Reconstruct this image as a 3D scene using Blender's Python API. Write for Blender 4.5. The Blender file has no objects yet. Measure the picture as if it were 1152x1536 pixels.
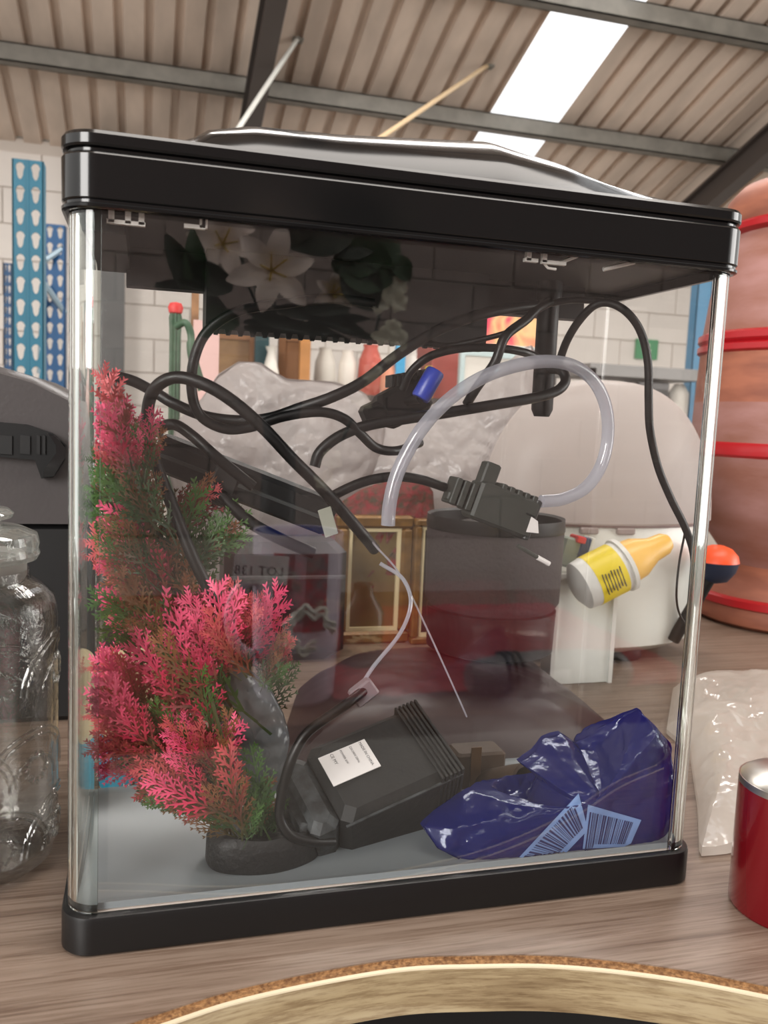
import bpy, math, random
import numpy as np
from mathutils import Matrix, Vector, noise
from mathutils.bvhtree import BVHTree
R_ = random.Random(7)
sc = bpy.context.scene
COL = sc.collection
PI = math.pi

# ------------------------------------------------------------------ camera
F = 1285.54
CAM_ROT = (1.4614, -0.0418, -0.2707)
CAM_LOC = (0.0402, -0.4461, 0.2893)
cd = bpy.data.cameras.new('camera'); cam = bpy.data.objects.new('camera', cd); COL.objects.link(cam)
cam.location = CAM_LOC; cam.rotation_mode = 'XYZ'; cam.rotation_euler = CAM_ROT
cd.sensor_fit = 'VERTICAL'; cd.sensor_height = 36; cd.lens = F/1536*36
cd.clip_start = .01; cd.clip_end = 200
cd.dof.use_dof = True; cd.dof.focus_distance = .56; cd.dof.aperture_fstop = 14
sc.camera = cam
# ------------------------------------------------------------------ world, lights, exposure
sc.view_settings.view_transform = 'Standard'; sc.view_settings.look = 'None'
sc.view_settings.exposure = -0.2; sc.view_settings.gamma = 1; sc.view_settings.use_curve_mapping = False
w = bpy.data.worlds.new('sky'); sc.world = w; w.use_nodes = True
w.node_tree.nodes['Background'].inputs[0].default_value = (1.0, .97, .93, 1)
_t = w.node_tree; _g = _t.nodes.new('ShaderNodeTexCoord'); _s = _t.nodes.new('ShaderNodeSeparateXYZ'); _m = _t.nodes.new('ShaderNodeMapRange')
_t.links.new(_g.outputs['Generated'], _s.inputs[0]); _t.links.new(_s.outputs['Z'], _m.inputs['Value'])
_m.inputs['From Min'].default_value = 0; _m.inputs['From Max'].default_value = .5; _m.inputs['To Min'].default_value = 1.05; _m.inputs['To Max'].default_value = 2.8
_t.links.new(_m.outputs[0], _t.nodes['Background'].inputs[1])
def area(name, loc, target, sx, sy, power, color=(1, .95, .9)):
    l = bpy.data.lights.new(name, 'AREA'); l.shape = 'RECTANGLE'; l.size = sx; l.size_y = sy; l.energy = power; l.color = color
    o = bpy.data.objects.new(name, l); COL.objects.link(o); o.location = loc
    o.rotation_euler = (Vector(target)-Vector(loc)).to_track_quat('-Z', 'Y').to_euler()
    return o
area('front_top_fill', (.8, -.5, 3.1), (.7, -1.5, 0), 2.6, 1.2, 90, (1, .94, .88))  # added fill for the objects mirrored in the glass; the panel is invented
area('front_left_fill', (-2.5, -2.6, 1.5), (.2, 0, .1), 1.6, 2.2, 215, (1, .97, .94))  # added low light to brighten the tank from the front; the door is invented
area('back_wall_fill', (1.2, 2.2, 2.45), (1.2, 2.3, 0), 2.4, .5, 78, (1, .96, .92))  # added fill that brightens the back wall; no lamp is known there
area('right_side_fill', (4.9, -1.3, .7), (.6, .5, .1), 2.2, 2.2, 150, (1, .97, .94))  # added area light for the brightness from the right; the door is invented
sc.cycles.transparent_max_bounces = 40; sc.cycles.max_bounces = 10
sc.cycles.caustics_reflective = False; sc.cycles.caustics_refractive = False
sc.cycles.sample_clamp_indirect = 6

# ------------------------------------------------------------------ photograph pixels to points
MR = np.array(cam.rotation_euler.to_matrix()); CC = np.array(CAM_LOC)
def ray(px, py):
    return MR @ np.array([(px-576)/F, -(py-768)/F, -1.0])
def at(px, py, Y):
    d = ray(px, py); return CC + d*(Y-CC[1])/d[1]
def atz(px, py, Z):
    d = ray(px, py); return CC + d*(Z-CC[2])/d[2]
def ats(px, py, pt, n):      # on a plane through pt with normal n
    d = ray(px, py); n = np.array(n); return CC + d*(np.dot(np.array(pt)-CC, n)/np.dot(d, n))
def mir(p): return np.array([p[0], -p[1], p[2]])

# ------------------------------------------------------------------ materials
def nt(name):
    m = bpy.data.materials.new(name); m.use_nodes = True
    t = m.node_tree; b = t.nodes['Principled BSDF']; return m, t, b
def lin(c): return tuple((v/255/12.92 if v/255 <= .04045 else ((v/255+.055)/1.055)**2.4) for v in c)
def mat(name, c, rough=.5, metal=0, var=0.0, scale=40, bump=0.0, alpha=1, coat=0, spec=.5, c2=None, bscale=None, trans=0, stretch=(1, 1, 1), sheen=0):
    m, t, b = nt(name); c = lin(c); N = t.nodes; L = t.links
    b.inputs['Base Color'].default_value = (*c, 1); b.inputs['Roughness'].default_value = rough
    b.inputs['Metallic'].default_value = metal; b.inputs['Alpha'].default_value = alpha
    b.inputs['Coat Weight'].default_value = coat; b.inputs['Coat Roughness'].default_value = .05
    b.inputs['Specular IOR Level'].default_value = spec; b.inputs['Transmission Weight'].default_value = trans
    tc = N.new('ShaderNodeTexCoord'); mp = N.new('ShaderNodeMapping'); L.new(tc.outputs['Object'], mp.inputs[0])
    mp.inputs['Scale'].default_value = stretch
    if var or c2:
        n = N.new('ShaderNodeTexNoise'); n.inputs['Scale'].default_value = scale; n.inputs['Detail'].default_value = 5
        L.new(mp.outputs[0], n.inputs['Vector'])
        r = N.new('ShaderNodeValToRGB'); r.color_ramp.elements[0].position = .35; r.color_ramp.elements[1].position = .65
        r.color_ramp.elements[0].color = (*[v*(1-var) for v in c], 1)
        r.color_ramp.elements[1].color = (*(lin(c2) if c2 else [min(1, v*(1+var)) for v in c]), 1)
        L.new(n.outputs[0], r.inputs[0]); L.new(r.outputs[0], b.inputs['Base Color'])
    if bump:
        n2 = N.new('ShaderNodeTexNoise'); n2.inputs['Scale'].default_value = bscale or scale*2; n2.inputs['Detail'].default_value = 4
        L.new(mp.outputs[0], n2.inputs['Vector'])
        bp = N.new('ShaderNodeBump'); bp.inputs['Strength'].default_value = bump; bp.inputs['Distance'].default_value = .002
        L.new(n2.outputs[0], bp.inputs['Height']); L.new(bp.outputs[0], b.inputs['Normal'])
    return m
def glass(name, tint=(.97, .985, .975), r0=.05, rough=0.0, bump=0, bscale=60, gl=(1, 1, 1), film=None, dist=.002):
    """thin clear pane: transparent body with a mirror share that grows at grazing angles"""
    m = bpy.data.materials.new(name); m.use_nodes = True; t = m.node_tree; N = t.nodes; L = t.links; N.clear()
    out = N.new('ShaderNodeOutputMaterial'); mx = N.new('ShaderNodeMixShader'); tr = N.new('ShaderNodeBsdfTransparent'); g = N.new('ShaderNodeBsdfGlossy')
    tr.inputs[0].default_value = (*tint, 1); g.inputs['Roughness'].default_value = rough; g.inputs[0].default_value = (*gl, 1)
    lw = N.new('ShaderNodeLayerWeight'); lw.inputs[0].default_value = .5
    p = N.new('ShaderNodeMath'); p.operation = 'POWER'; p.inputs[1].default_value = 5; L.new(lw.outputs['Facing'], p.inputs[0])
    a = N.new('ShaderNodeMath'); a.operation = 'MULTIPLY_ADD'; a.inputs[1].default_value = 1-r0; a.inputs[2].default_value = r0; L.new(p.outputs[0], a.inputs[0])
    L.new(a.outputs[0], mx.inputs[0]); L.new(tr.outputs[0], mx.inputs[1]); L.new(g.outputs[0], mx.inputs[2])
    last = mx
    if bump:
        n2 = N.new('ShaderNodeTexNoise'); n2.inputs['Scale'].default_value = bscale; n2.inputs['Detail'].default_value = 3
        tc = N.new('ShaderNodeTexCoord'); L.new(tc.outputs['Object'], n2.inputs['Vector'])
        bp = N.new('ShaderNodeBump'); bp.inputs['Strength'].default_value = bump; bp.inputs['Distance'].default_value = dist
        L.new(n2.outputs[0], bp.inputs['Height']); L.new(bp.outputs[0], g.inputs['Normal']); L.new(bp.outputs[0], lw.inputs['Normal'])
    if film:      # milky plastic: (share, colour)
        d = N.new('ShaderNodeBsdfDiffuse'); tl = N.new('ShaderNodeBsdfTranslucent'); s = N.new('ShaderNodeMixShader')
        d.inputs[0].default_value = (*lin(film[1]), 1); tl.inputs[0].default_value = (*lin(film[1]), 1)
        L.new(d.outputs[0], s.inputs[1]); L.new(tl.outputs[0], s.inputs[2])
        s2 = N.new('ShaderNodeMixShader'); s2.inputs[0].default_value = film[0]
        L.new(mx.outputs[0], s2.inputs[1]); L.new(s.outputs[0], s2.inputs[2]); last = s2
        if bump: L.new(bp.outputs[0], d.inputs['Normal'])
    L.new(last.outputs[0], out.inputs[0]); return m

# ------------------------------------------------------------------ mesh helpers
ORG = {}
def mesh_obj(name, v, f, m, parent=None, smooth=False, org=None):
    v = np.array(v, float).reshape(-1, 3)
    if parent is not None: o0 = ORG[parent.name]
    else: o0 = np.array(org) if org is not None else np.array([(v[:, 0].min()+v[:, 0].max())/2, (v[:, 1].min()+v[:, 1].max())/2, v[:, 2].min()])
    me = bpy.data.meshes.new(name); me.from_pydata((v-o0).tolist(), [], [tuple(int(i) for i in q) for q in f])
    me.materials.append(m)
    if smooth:
        me.shade_smooth()
        try: me.set_sharp_from_angle(angle=math.radians(40 if smooth is True else smooth))
        except Exception: pass
    me.update()
    o = bpy.data.objects.new(name, me); COL.objects.link(o); ORG[o.name] = o0
    if parent is not None: o.parent = parent
    else: o.location = o0
    return o
def tag(o, label=None, cat=None, group=None, kind=None):
    for k, x in (('label', label), ('category', cat), ('group', group), ('kind', kind)):
        if x: o[k] = x
    return o
def empty(name, org, label, cat, group=None):
    o = bpy.data.objects.new(name, None); COL.objects.link(o); o.location = org; o.empty_display_size = .02
    ORG[o.name] = np.array(org, float); return tag(o, label, cat, group)
class MB:
    def __init__(s): s.v = []; s.f = []
    def add(s, v, f):
        n = len(s.v); s.v += [tuple(map(float, p)) for p in v]; s.f += [tuple(i+n for i in q) for q in f]; return s
    def box(s, x0, x1, y0, y1, z0, z1):
        return s.add([(x, y, z) for z in (z0, z1) for x, y in ((x0, y0), (x1, y0), (x1, y1), (x0, y1))],
                     [(0, 3, 2, 1), (4, 5, 6, 7), (0, 1, 5, 4), (1, 2, 6, 5), (2, 3, 7, 6), (3, 0, 4, 7)])
    def obox(s, c, ax, hx, hy, hz, bev=.12):   # oriented, chamfered box; ax = 3x3 rows
        c = np.array(c); ax = np.array(ax); b = min(hx, hy, hz)*bev; pts = []; 
        for sz in (-1, 1):
            for k, (lz, ins) in enumerate(((hz, b), (hz-b, 0)) if sz > 0 else ((hz, b), (hz-b, 0))):
                for qx, qy in ((hx-b-ins, -(hy-ins)), (hx-ins, -(hy-b-ins)), (hx-ins, hy-b-ins), (hx-b-ins, hy-ins), (-(hx-b-ins), hy-ins), (-(hx-ins), hy-b-ins), (-(hx-ins), -(hy-b-ins)), (-(hx-b-ins), -(hy-ins))):
                    pts.append(c+ax[0]*qx+ax[1]*qy+ax[2]*lz*sz)
        f = []
        def ring(a, b_, fl=False):
            for i in range(8):
                j = (i+1) % 8; f.append((a+i, a+j, b_+j, b_+i))
        f.append(tuple(range(7, -1, -1))); ring(0, 8); ring(8, 24); ring(24, 16); f.append(tuple(range(16, 24)))
        return s.add(pts, f)
    def tube(s, pts, r, n=10, cap=True, flat=1.0):
        P = [np.array(p, float) for p in pts]; T = []
        for i in range(len(P)):
            t = P[min(i+1, len(P)-1)]-P[max(i-1, 0)]; T.append(t/(np.linalg.norm(t)+1e-12))
        up = np.array([0, 1, 0.]) if abs(T[0][1]) < .9 else np.array([1., 0, 0])
        u = np.cross(T[0], up); u /= np.linalg.norm(u); V = []
        for i, p in enumerate(P):
            u = u-T[i]*np.dot(u, T[i]); u /= np.linalg.norm(u); w_ = np.cross(T[i], u)
            rr = r[i] if hasattr(r, '__len__') else r
            for k in range(n):
                a = 2*PI*k/n; V.append(p+u*math.cos(a)*rr+w_*math.sin(a)*rr*flat)
        f = [(i*n+k, i*n+(k+1) % n, (i+1)*n+(k+1) % n, (i+1)*n+k) for i in range(len(P)-1) for k in range(n)]
        if cap: f += [tuple(range(n-1, -1, -1)), tuple((len(P)-1)*n+k for k in range(n))]
        return s.add(V, f)
    def lathe(s, c, prof, n=48, axis=None):     # prof: (r, h) ; axis 3x3 rows (u, v, along)
        c = np.array(c, float); A = np.array(axis) if axis is not None else np.eye(3); V = []
        for r, h in prof:
            for k in range(n):
                a = 2*PI*k/n; V.append(c+A[0]*math.cos(a)*r+A[1]*math.sin(a)*r+A[2]*h)
        f = [(i*n+k, i*n+(k+1) % n, (i+1)*n+(k+1) % n, (i+1)*n+k) for i in range(len(prof)-1) for k in range(n)]
        if prof[0][0] > 1e-5: f.append(tuple(range(n-1, -1, -1)))
        if prof[-1][0] > 1e-5: f.append(tuple((len(prof)-1)*n+k for k in range(n)))
        return s.add(V, f)
    def prism(s, out, z0, z1):                  # outline in xy extruded in z
        n = len(out); return s.add([(x, y, z0) for x, y in out]+[(x, y, z1) for x, y in out],
            [tuple(range(n-1, -1, -1)), tuple(range(n, 2*n))]+[(i, (i+1) % n, n+(i+1) % n, n+i) for i in range(n)])
    def loft(s, rings, closed=False, caps=True):        # list of equally long point rings
        n = len(rings[0]); V = [p for r in rings for p in r]
        f = [(i*n+k, i*n+(k+1) % n, (i+1)*n+(k+1) % n, (i+1)*n+k) for i in range(len(rings)-1) for k in range(n)]
        m = len(rings)-1
        if closed: f += [(m*n+k, m*n+(k+1) % n, (k+1) % n, k) for k in range(n)]
        elif caps: f += [tuple(range(n-1, -1, -1)), tuple(m*n+k for k in range(n))]
        return s.add(V, f)
    def build(s, name, m, parent=None, smooth=False, org=None): return mesh_obj(name, s.v, s.f, m, parent, smooth, org)
def rrect(x0, x1, y0, y1, rf, rb, n=8):
    o = []
    for cx, cy, r, a0 in ((x1-rf, y0+rf, rf, -90), (x1-rb, y1-rb, rb, 0), (x0+rb, y1-rb, rb, 90), (x0+rf, y0+rf, rf, 180)):
        for k in range(n+1):
            a = math.radians(a0+90*k/n); o.append((cx+r*math.cos(a), cy+r*math.sin(a)))
    return o
def crom(P, k=8):
    P = [np.array(p, float) for p in P]; Q = [2*P[0]-P[1]]+P+[2*P[-1]-P[-2]]; o = []
    for i in range(1, len(Q)-2):
        a, b, c, d = Q[i-1:i+3]
        for j in range(k):
            t = j/k; o.append(.5*((2*b)+(-a+c)*t+(2*a-5*b+4*c-d)*t*t+(-a+3*b-3*c+d)*t**3))
    o.append(P[-1]); return o
def pxline(L, k=8): return crom([at(*p) for p in L], k)
def text(body, o, xd, yd, size, m, parent, name='lettering', ext=.0):
    c = bpy.data.curves.new(name, 'FONT'); c.body = body; c.size = size; c.extrude = ext; c.materials.append(m); c.resolution_u = 2
    tmp = bpy.data.objects.new('tmp', c); me = bpy.data.meshes.new_from_object(tmp); bpy.data.objects.remove(tmp)
    ob = bpy.data.objects.new(name, me); COL.objects.link(ob)
    xd = np.array(xd, float); xd /= np.linalg.norm(xd); yd = np.array(yd, float); yd -= xd*np.dot(xd, yd); yd /= np.linalg.norm(yd); z = np.cross(xd, yd)
    M = Matrix([[xd[i], yd[i], z[i], o[i]-ORG[parent.name][i]] for i in range(3)]+[[0, 0, 0, 1]])
    ob.parent = parent; ob.matrix_basis = M; return ob
def fbm(p, s, o=4):
    v = 0; a = 1
    for _ in range(o): v += a*noise.noise(Vector(p)*s); s *= 2.1; a *= .5
    return v
def ridge(p, s, o=3):
    v = 0; a = 1
    for _ in range(o): v += a*(1-2*abs(noise.noise(Vector(p)*s))); s *= 2.0; a *= .55
    return v/1.8
def inflate(name, P, Y, T, m, seed=0, crump=.004, sc_=25, parent=None, rings=26, seg=150, org=None, smooth=True, zfloor=None, back=1.0, power=.5, edge=.4, ymin=None):
    """closed crumpled body whose outline runs through the pixels P at depth Y"""
    W = [at(x, y, Y(x, y) if callable(Y) else Y) for x, y in P]; W.append(W[0]); L = np.concatenate([[0], np.cumsum([np.linalg.norm(W[i+1]-W[i]) for i in range(len(W)-1)])])
    t = np.linspace(0, L[-1], seg, endpoint=False); O = np.stack([np.interp(t, L, [q[k] for q in W]) for k in range(3)], 1)
    c = O.mean(0); off = Vector((seed*3.1, seed*1.7, seed*.9)); V = []; f = []
    ts = [math.sin(PI/2*i/rings) for i in range(rings+1)]
    for side in (-1, 1):
        for i in range(rings+1 if side < 0 else rings):
            q = ts[i]
            for k in range(seg):
                p = c+(O[k]-c)*q
                n = ridge(Vector(p)+off, sc_)
                h = T*(1-q*q)**power*(1 if side < 0 else back)
                n2 = fbm(Vector(p)*1.0+off*2, sc_*.6, 2)
                d = side*h+n*crump*min(1, (1-q)*6+edge)*(1 if side < 0 else -1)
                pp = np.array([p[0]+n2*crump*.8, p[1]+d, p[2]+n2*crump*.6*(1-q*.5)])
                if ymin is not None and pp[0] > .372: pp[0] = .372+.0035*(1-math.exp(-(pp[0]-.372)/.0035))
                if ymin is not None: pp[1] = pp[1] if pp[1] > ymin+.012 else ymin+.012*math.exp((pp[1]-ymin-.012)/.012)
                if zfloor is not None: pp[2] = max(pp[2], zfloor)
                V.append(pp)
    n1 = (rings+1)*seg
    for i in range(rings):
        for k in range(seg): f.append((i*seg+k, i*seg+(k+1) % seg, (i+1)*seg+(k+1) % seg, (i+1)*seg+k))
    for i in range(rings-1):
        for k in range(seg): f.append((n1+i*seg+k, n1+(i+1)*seg+k, n1+(i+1)*seg+(k+1) % seg, n1+i*seg+(k+1) % seg))
    i = rings-1
    for k in range(seg): f.append((n1+i*seg+k, rings*seg+k, rings*seg+(k+1) % seg, n1+i*seg+(k+1) % seg))
    return mesh_obj(name, V, f, m, parent, smooth, org)
def drape(name, corners, nx, ny, target, m, parent, off=.0006):
    """thin printed patch that follows the front of a mesh; corners = 4 pixels (a,b,c,d) going round"""
    o0 = ORG[target.name]; me = target.data
    bv = BVHTree.FromPolygons([tuple(np.array(v.co)+o0) for v in me.vertices], [tuple(p.vertices) for p in me.polygons])
    V = []; last = None
    for j in range(ny+1):
        for i in range(nx+1):
            u, v = i/nx, j/ny; q = [(1-u)*(1-v)*corners[0][k]+u*(1-v)*corners[1][k]+u*v*corners[2][k]+(1-u)*v*corners[3][k] for k in (0, 1)]
            d = Vector(ray(*q)).normalized(); h = bv.ray_cast(Vector(CC), d)
            p = h[0]-d*off if h[0] is not None else (last if last is not None else Vector(at(q[0], q[1], .05)))
            last = p; V.append(np.array(p))
    f = [(j*(nx+1)+i, j*(nx+1)+i+1, (j+1)*(nx+1)+i+1, (j+1)*(nx+1)+i) for j in range(ny) for i in range(nx)]
    return mesh_obj(name, V, f, m, parent, True)

# ------------------------------------------------------------------ material set
M = {}
M['black'] = mat('black_plastic', (17, 17, 19), .16, coat=.6)
M['blackmat'] = mat('black_matt_plastic', (10, 10, 11), .5, spec=.35)
M['blackin'] = mat('black_inner_plastic', (22, 21, 21), .55)
M['cable'] = mat('black_cable_rubber', (11, 11, 12), .4, spec=.4)
M['cable2'] = mat('grey_cable_rubber', (52, 54, 54), .45)
M['glass'] = glass('tank_glass', (.986, .986, .983), .060)
M['glass2'] = glass('side_tank_glass', (.986, .986, .983), .022)
M['edge'] = bpy.data.materials.new('curved_glass'); M['edge'].use_nodes = True; _b = M['edge'].node_tree.nodes['Principled BSDF']
_b.inputs['Base Color'].default_value = (.90, .96, .93, 1); _b.inputs['Roughness'].default_value = 0; _b.inputs['Transmission Weight'].default_value = 1; _b.inputs['IOR'].default_value = 1.5
M['silicone'] = mat('silicone_bead', (150, 158, 162), .3, alpha=.75)
M['whitefloor'] = mat('white_tank_floor', (246, 232, 222), .8, var=.04, scale=30)
M['white'] = mat('white_plastic', (225, 226, 222), .35)
M['hose'] = glass('clear_hose', (.8, .82, .85), .10, .08, film=(.42, (225, 225, 235)))
M['bagw'] = glass('white_bag_film', (.75, .75, .75), .10, .16, bump=1, bscale=45, film=(.8, (204, 197, 195)), dist=.006)
M['cling'] = glass('cling_film', (.93, .92, .9), .13, .12, bump=.8, bscale=26, film=(.55, (232, 224, 216)), dist=.006)
M['jar'] = glass('pressed_glass', (.86, .86, .85), .08, .03, bump=.4, bscale=120)
M['jarlid'] = glass('lid_glass', (.85, .87, .86), .14, .05, bump=.25, bscale=50, film=(.2, (215, 215, 208)))
M['collar'] = glass('lid_seal', (.8, .8, .8), .08, .15, film=(.8, (225, 222, 218)))

# ================================================================== STRUCTURE
FZ = -.9; SL = .335; RY, RZ = 5.0, 1.757
def roofz(y): return RZ+SL*(RY-y)
M['floor'] = mat('concrete', (112, 106, 100), .7, var=.12, scale=2, bump=.2)
tag(MB().box(-6, 9, -4.2, 5.4, FZ-.1, FZ).build('floor', M['floor']), kind='structure')
M['paintblock'] = mat('white_painted_block', (228, 220, 212), .6, var=.03, scale=5, bump=.3, bscale=60)
M['mortar'] = mat('mortar', (206, 196, 186), .8)
M['greyblock'] = mat('grey_block', (128, 116, 112), .85, var=.12, scale=6, bump=.6, bscale=50)
M['greymortar'] = mat('grey_mortar', (160, 150, 144), .9)
def blockwall(name, x0, x1, yf, depth, z0, z1, bw, bh, mb, mm, gap, facing):
    wl = MB().box(x0, x1, min(yf, yf-facing*depth), max(yf, yf-facing*depth), FZ, z1).build(name, mm, org=(x0, yf, FZ)); tag(wl, kind='structure')
    pr = MB().obox((0, 0, 0), np.eye(3), bw/2-gap/2, .01, bh/2-gap/2, .3); me = None
    nz = int((z1-z0)/bh); 
    for j in range(nz):
        x = x0-(bw/2 if j % 2 else 0)
        while x < x1:
            cx = x+bw/2
            if cx-bw/2 >= x0-.001 and cx+bw/2 <= x1+.001:
                if me is None:
                    o = mesh_obj('block', pr.v, pr.f, mb, None, org=(0, 0, 0)); me = o.data
                else: o = bpy.data.objects.new('block', me); COL.objects.link(o)
                o.parent = wl; o.location = (cx-x0, facing*(.004+R_.uniform(0, .002)), z0+(j+.5)*bh-FZ)
            x += bw
    return wl
blockwall('wall_back', -6.0, 6.0, RY, .2, -.1, RZ+.02, .42, .2, M['paintblock'], M['mortar'], .005, -1)
blockwall('wall_front', -2.4, 5.2, -3.6, .2, -.3, 3.3, .42, .21, M['greyblock'], M['greymortar'], .012, 1)
# corrugated roof sheets
M['sheet'] = mat('roof_sheet_steel', (212, 194, 178), .6, var=.14, scale=5, stretch=(1, .25, 1))
M['purlin'] = mat('galvanised_purlin', (116, 112, 104), .5, metal=.2, var=.15, scale=12)
M['rafter'] = mat('dark_steel_rafter', (74, 66, 62), .5)
M['sky'] = glass('clear_roof_sheet', (.97, .98, 1), .03)
PITCH = .140
def sheet(x0, n, mt, parent, y0=-3.6, y1=RY, th=.002):
    prof = []
    for i in range(n):
        for dx, dz in ((0, 0), (.092, 0), (.098, .030), (.133, .030)): prof.append((x0+i*PITCH+dx, dz))
    prof.append((x0+n*PITCH, 0)); k = len(prof)
    V = [(x, y, roofz(y)+z+t) for t in (0, th) for y in (y0, y1) for x, z in prof]; f = []
    for i in range(k-1):
        f += [(i, i+1, k+i+1, k+i), (2*k+i, 3*k+i, 3*k+i+1, 2*k+i+1), (i, 2*k+i, 2*k+i+1, i+1), (k+i, k+i+1, 3*k+i+1, 3*k+i)]
    return mesh_obj('roof_sheet', V, f, mt, parent)
ceil = MB().box(-6.2, 6.3, -3.62, -3.55, roofz(-3.6)-.25, roofz(-3.6)-.05).build('ceiling', M['purlin']); tag(ceil, kind='structure')
xs = 1.885-PITCH*57
k = 0
while xs < 6.2:
    if abs(xs-1.885) < .05: sheet(xs, 3, M['sky'], ceil)['label'] = 'clear roof sheet letting daylight through'; xs += PITCH*3
    else: 
        nn = 3; sheet(xs, nn, M['sheet'], ceil); xs += PITCH*nn
for yy in (4.25, 3.40, 2.3, 1.2, .1, -1, -2.1, -3.2):       # C purlins
    b = MB(); z = roofz(yy)
    for y0, y1, z0, z1 in ((-.04, .04, -.014, -.008), (-.04, -.034, -.095, -.008), (-.04, .03, -.095, -.089), (.024, .03, -.095, -.075)):
        b.box(-6.1, 6.2, yy+y0, yy+y1, z+z0, z+z1)
    b.build('purlin', M['purlin'], ceil)
for xx in (.56, 3.46, -2.4):
    b = MB()
    for dx0, dx1, d0, d1 in ((-.045, .045, -.115, -.10), (-.008, .008, -.26, -.10), (-.045, .045, -.275, -.26)):
        V = [(xx+dx, y, roofz(y)+d) for dx in (dx0, dx1) for y in (-3.55, RY) for d in (d0, d1)]
        b.add(V, [(0, 1, 3, 2), (4, 6, 7, 5), (0, 4, 5, 1), (2, 3, 7, 6), (0, 2, 6, 4), (1, 5, 7, 3)])
    b.build('rafter', M['rafter'], ceil)
tag(MB().box(-6.0, 6.0, RY+.004, RY+.03, RZ-.03, RZ+.045).build('trim_2', M['purlin']), kind='structure')
M['col'] = mat('added_grey_column', (84, 86, 86), .4, var=.1, scale=8)
xa, xb = at(150, 400, 4.8)[0], at(187, 400, 4.8)[0]
b = MB(); b.box(xa, xb, 4.74, 4.76, FZ, 1.8); b.box(xa, xb, 4.88, 4.9, FZ, 1.8); b.box((xa+xb)/2-.01, (xa+xb)/2+.01, 4.76, 4.88, FZ, 1.8)
tag(b.build('trim_1', M['col']), kind='structure')  # added column imitating grey refraction strips in the corner glass

# ------------------------------------------------------------------ worktop (laminate board)
def wood(name, a, b_, c_, sx, sc_, rot=0, fine=1.0):
    m, t, bs = nt(name); N = t.nodes; L = t.links
    tc = N.new('ShaderNodeTexCoord'); mp = N.new('ShaderNodeMapping'); L.new(tc.outputs['Object'], mp.inputs[0])
    mp.inputs['Scale'].default_value = sx; mp.inputs['Rotation'].default_value = (0, 0, rot)
    n = N.new('ShaderNodeTexNoise'); n.inputs['Scale'].default_value = sc_; n.inputs['Detail'].default_value = 6; n.inputs['Distortion'].default_value = .6
    L.new(mp.outputs[0], n.inputs['Vector'])
    r = N.new('ShaderNodeValToRGB'); e = r.color_ramp.elements; e[0].position = .3; e[0].color = (*lin(c_), 1); e[1].position = .7; e[1].color = (*lin(a), 1)
    q = e.new(.48); q.color = (*lin(b_), 1)
    L.new(n.outputs[0], r.inputs[0]); 
    n2 = N.new('ShaderNodeTexNoise'); n2.inputs['Scale'].default_value = sc_*6; n2.inputs['Detail'].default_value = 6; n2.inputs['Roughness'].default_value = .7; L.new(mp.outputs[0], n2.inputs['Vector'])
    r2 = N.new('ShaderNodeValToRGB'); r2.color_ramp.elements[0].position = .38; r2.color_ramp.elements[0].color = (.62, .56, .52, 1); r2.color_ramp.elements[1].position = .55; r2.color_ramp.elements[1].color = (1, 1, 1, 1)
    L.new(n2.outputs[0], r2.inputs[0])
    mx = N.new('ShaderNodeMix'); mx.data_type = 'RGBA'; mx.blend_type = 'MULTIPLY'; mx.inputs[0].default_value = fine
    L.new(r.outputs[0], mx.inputs[6]); L.new(r2.outputs[0], mx.inputs[7]); L.new(mx.outputs[2], bs.inputs['Base Color'])
    bs.inputs['Roughness'].default_value = .38; return m
M['laminate'] = wood('pinkish_laminate', (136, 119, 106), (124, 107, 94), (98, 79, 67), (.4, 13, 1), 6, -.05)
M['edgeband'] = wood('pale_oak_edging', (176, 160, 130), (160, 142, 110), (130, 110, 82), (1.2, 1, 14), 6)
M['chip'] = mat('chipboard', (104, 70, 40), .9, c2=(158, 118, 76), scale=420, bump=.8, bscale=500)
M['slip0'] = mat('pale_edging_rim', (214, 200, 172), .5)
EP = [(-.50, -.085), (-.25, -.085), (-.1, -.08), (.023, -.057), (.09, -.04), (.168, -.0335), (.22, -.04), (.267, -.051), (.32, -.073), (.37, -.102), (.45, -.15), (.6, -.2), (.9, -.22), (1.3, -.22)]
EC = crom([(x, y, 0) for x, y in EP], 10)
def curve_strip(name, off0, off1, z0, z1, m, parent):
    """solid that follows the wavy front edge between two offsets"""
    R = []
    for i, p in enumerate(EC):
        a = EC[max(i-1, 0)]; c = EC[min(i+1, len(EC)-1)]; t = (c-a)/np.linalg.norm(c-a); n = np.array([t[1], -t[0], 0])
        o0 = off0(p[0]) if callable(off0) else off0
        R.append([p+n*o0+[0, 0, z0], p+n*off1+[0, 0, z0], p+n*off1+[0, 0, z1], p+n*o0+[0, 0, z1]])
    return MB().loft(R).build(name, m, parent, False)
top = empty('worktop', (.3, .3, -.02), 'pinkish wood-grain laminate worktop with a wavy front edge', 'worktop')
back = [(1.3, 1.05), (-.5, 1.05)]
MB().prism([(p[0], p[1]) for p in EC]+back, -.0008, 0).build('laminate_surface', M['laminate'], top)
MB().prism([(p[0], p[1]) for p in EC]+back, -.02, -.0008).build('chipboard_core', M['chip'], top)
curve_strip('exposed_chipboard', -.001, .0045, -.02, -.0022, M['chip'], top)
curve_strip('edging_strip', lambda x: .0045 if x < .3 else max(.0006, .0045-(x-.3)*.06), .0068, -.0285, -.0034, M['edgeband'], top)
curve_strip('edging_lip', .0042, .0069, -.0034, -.0024, M['slip0'], top)
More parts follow.
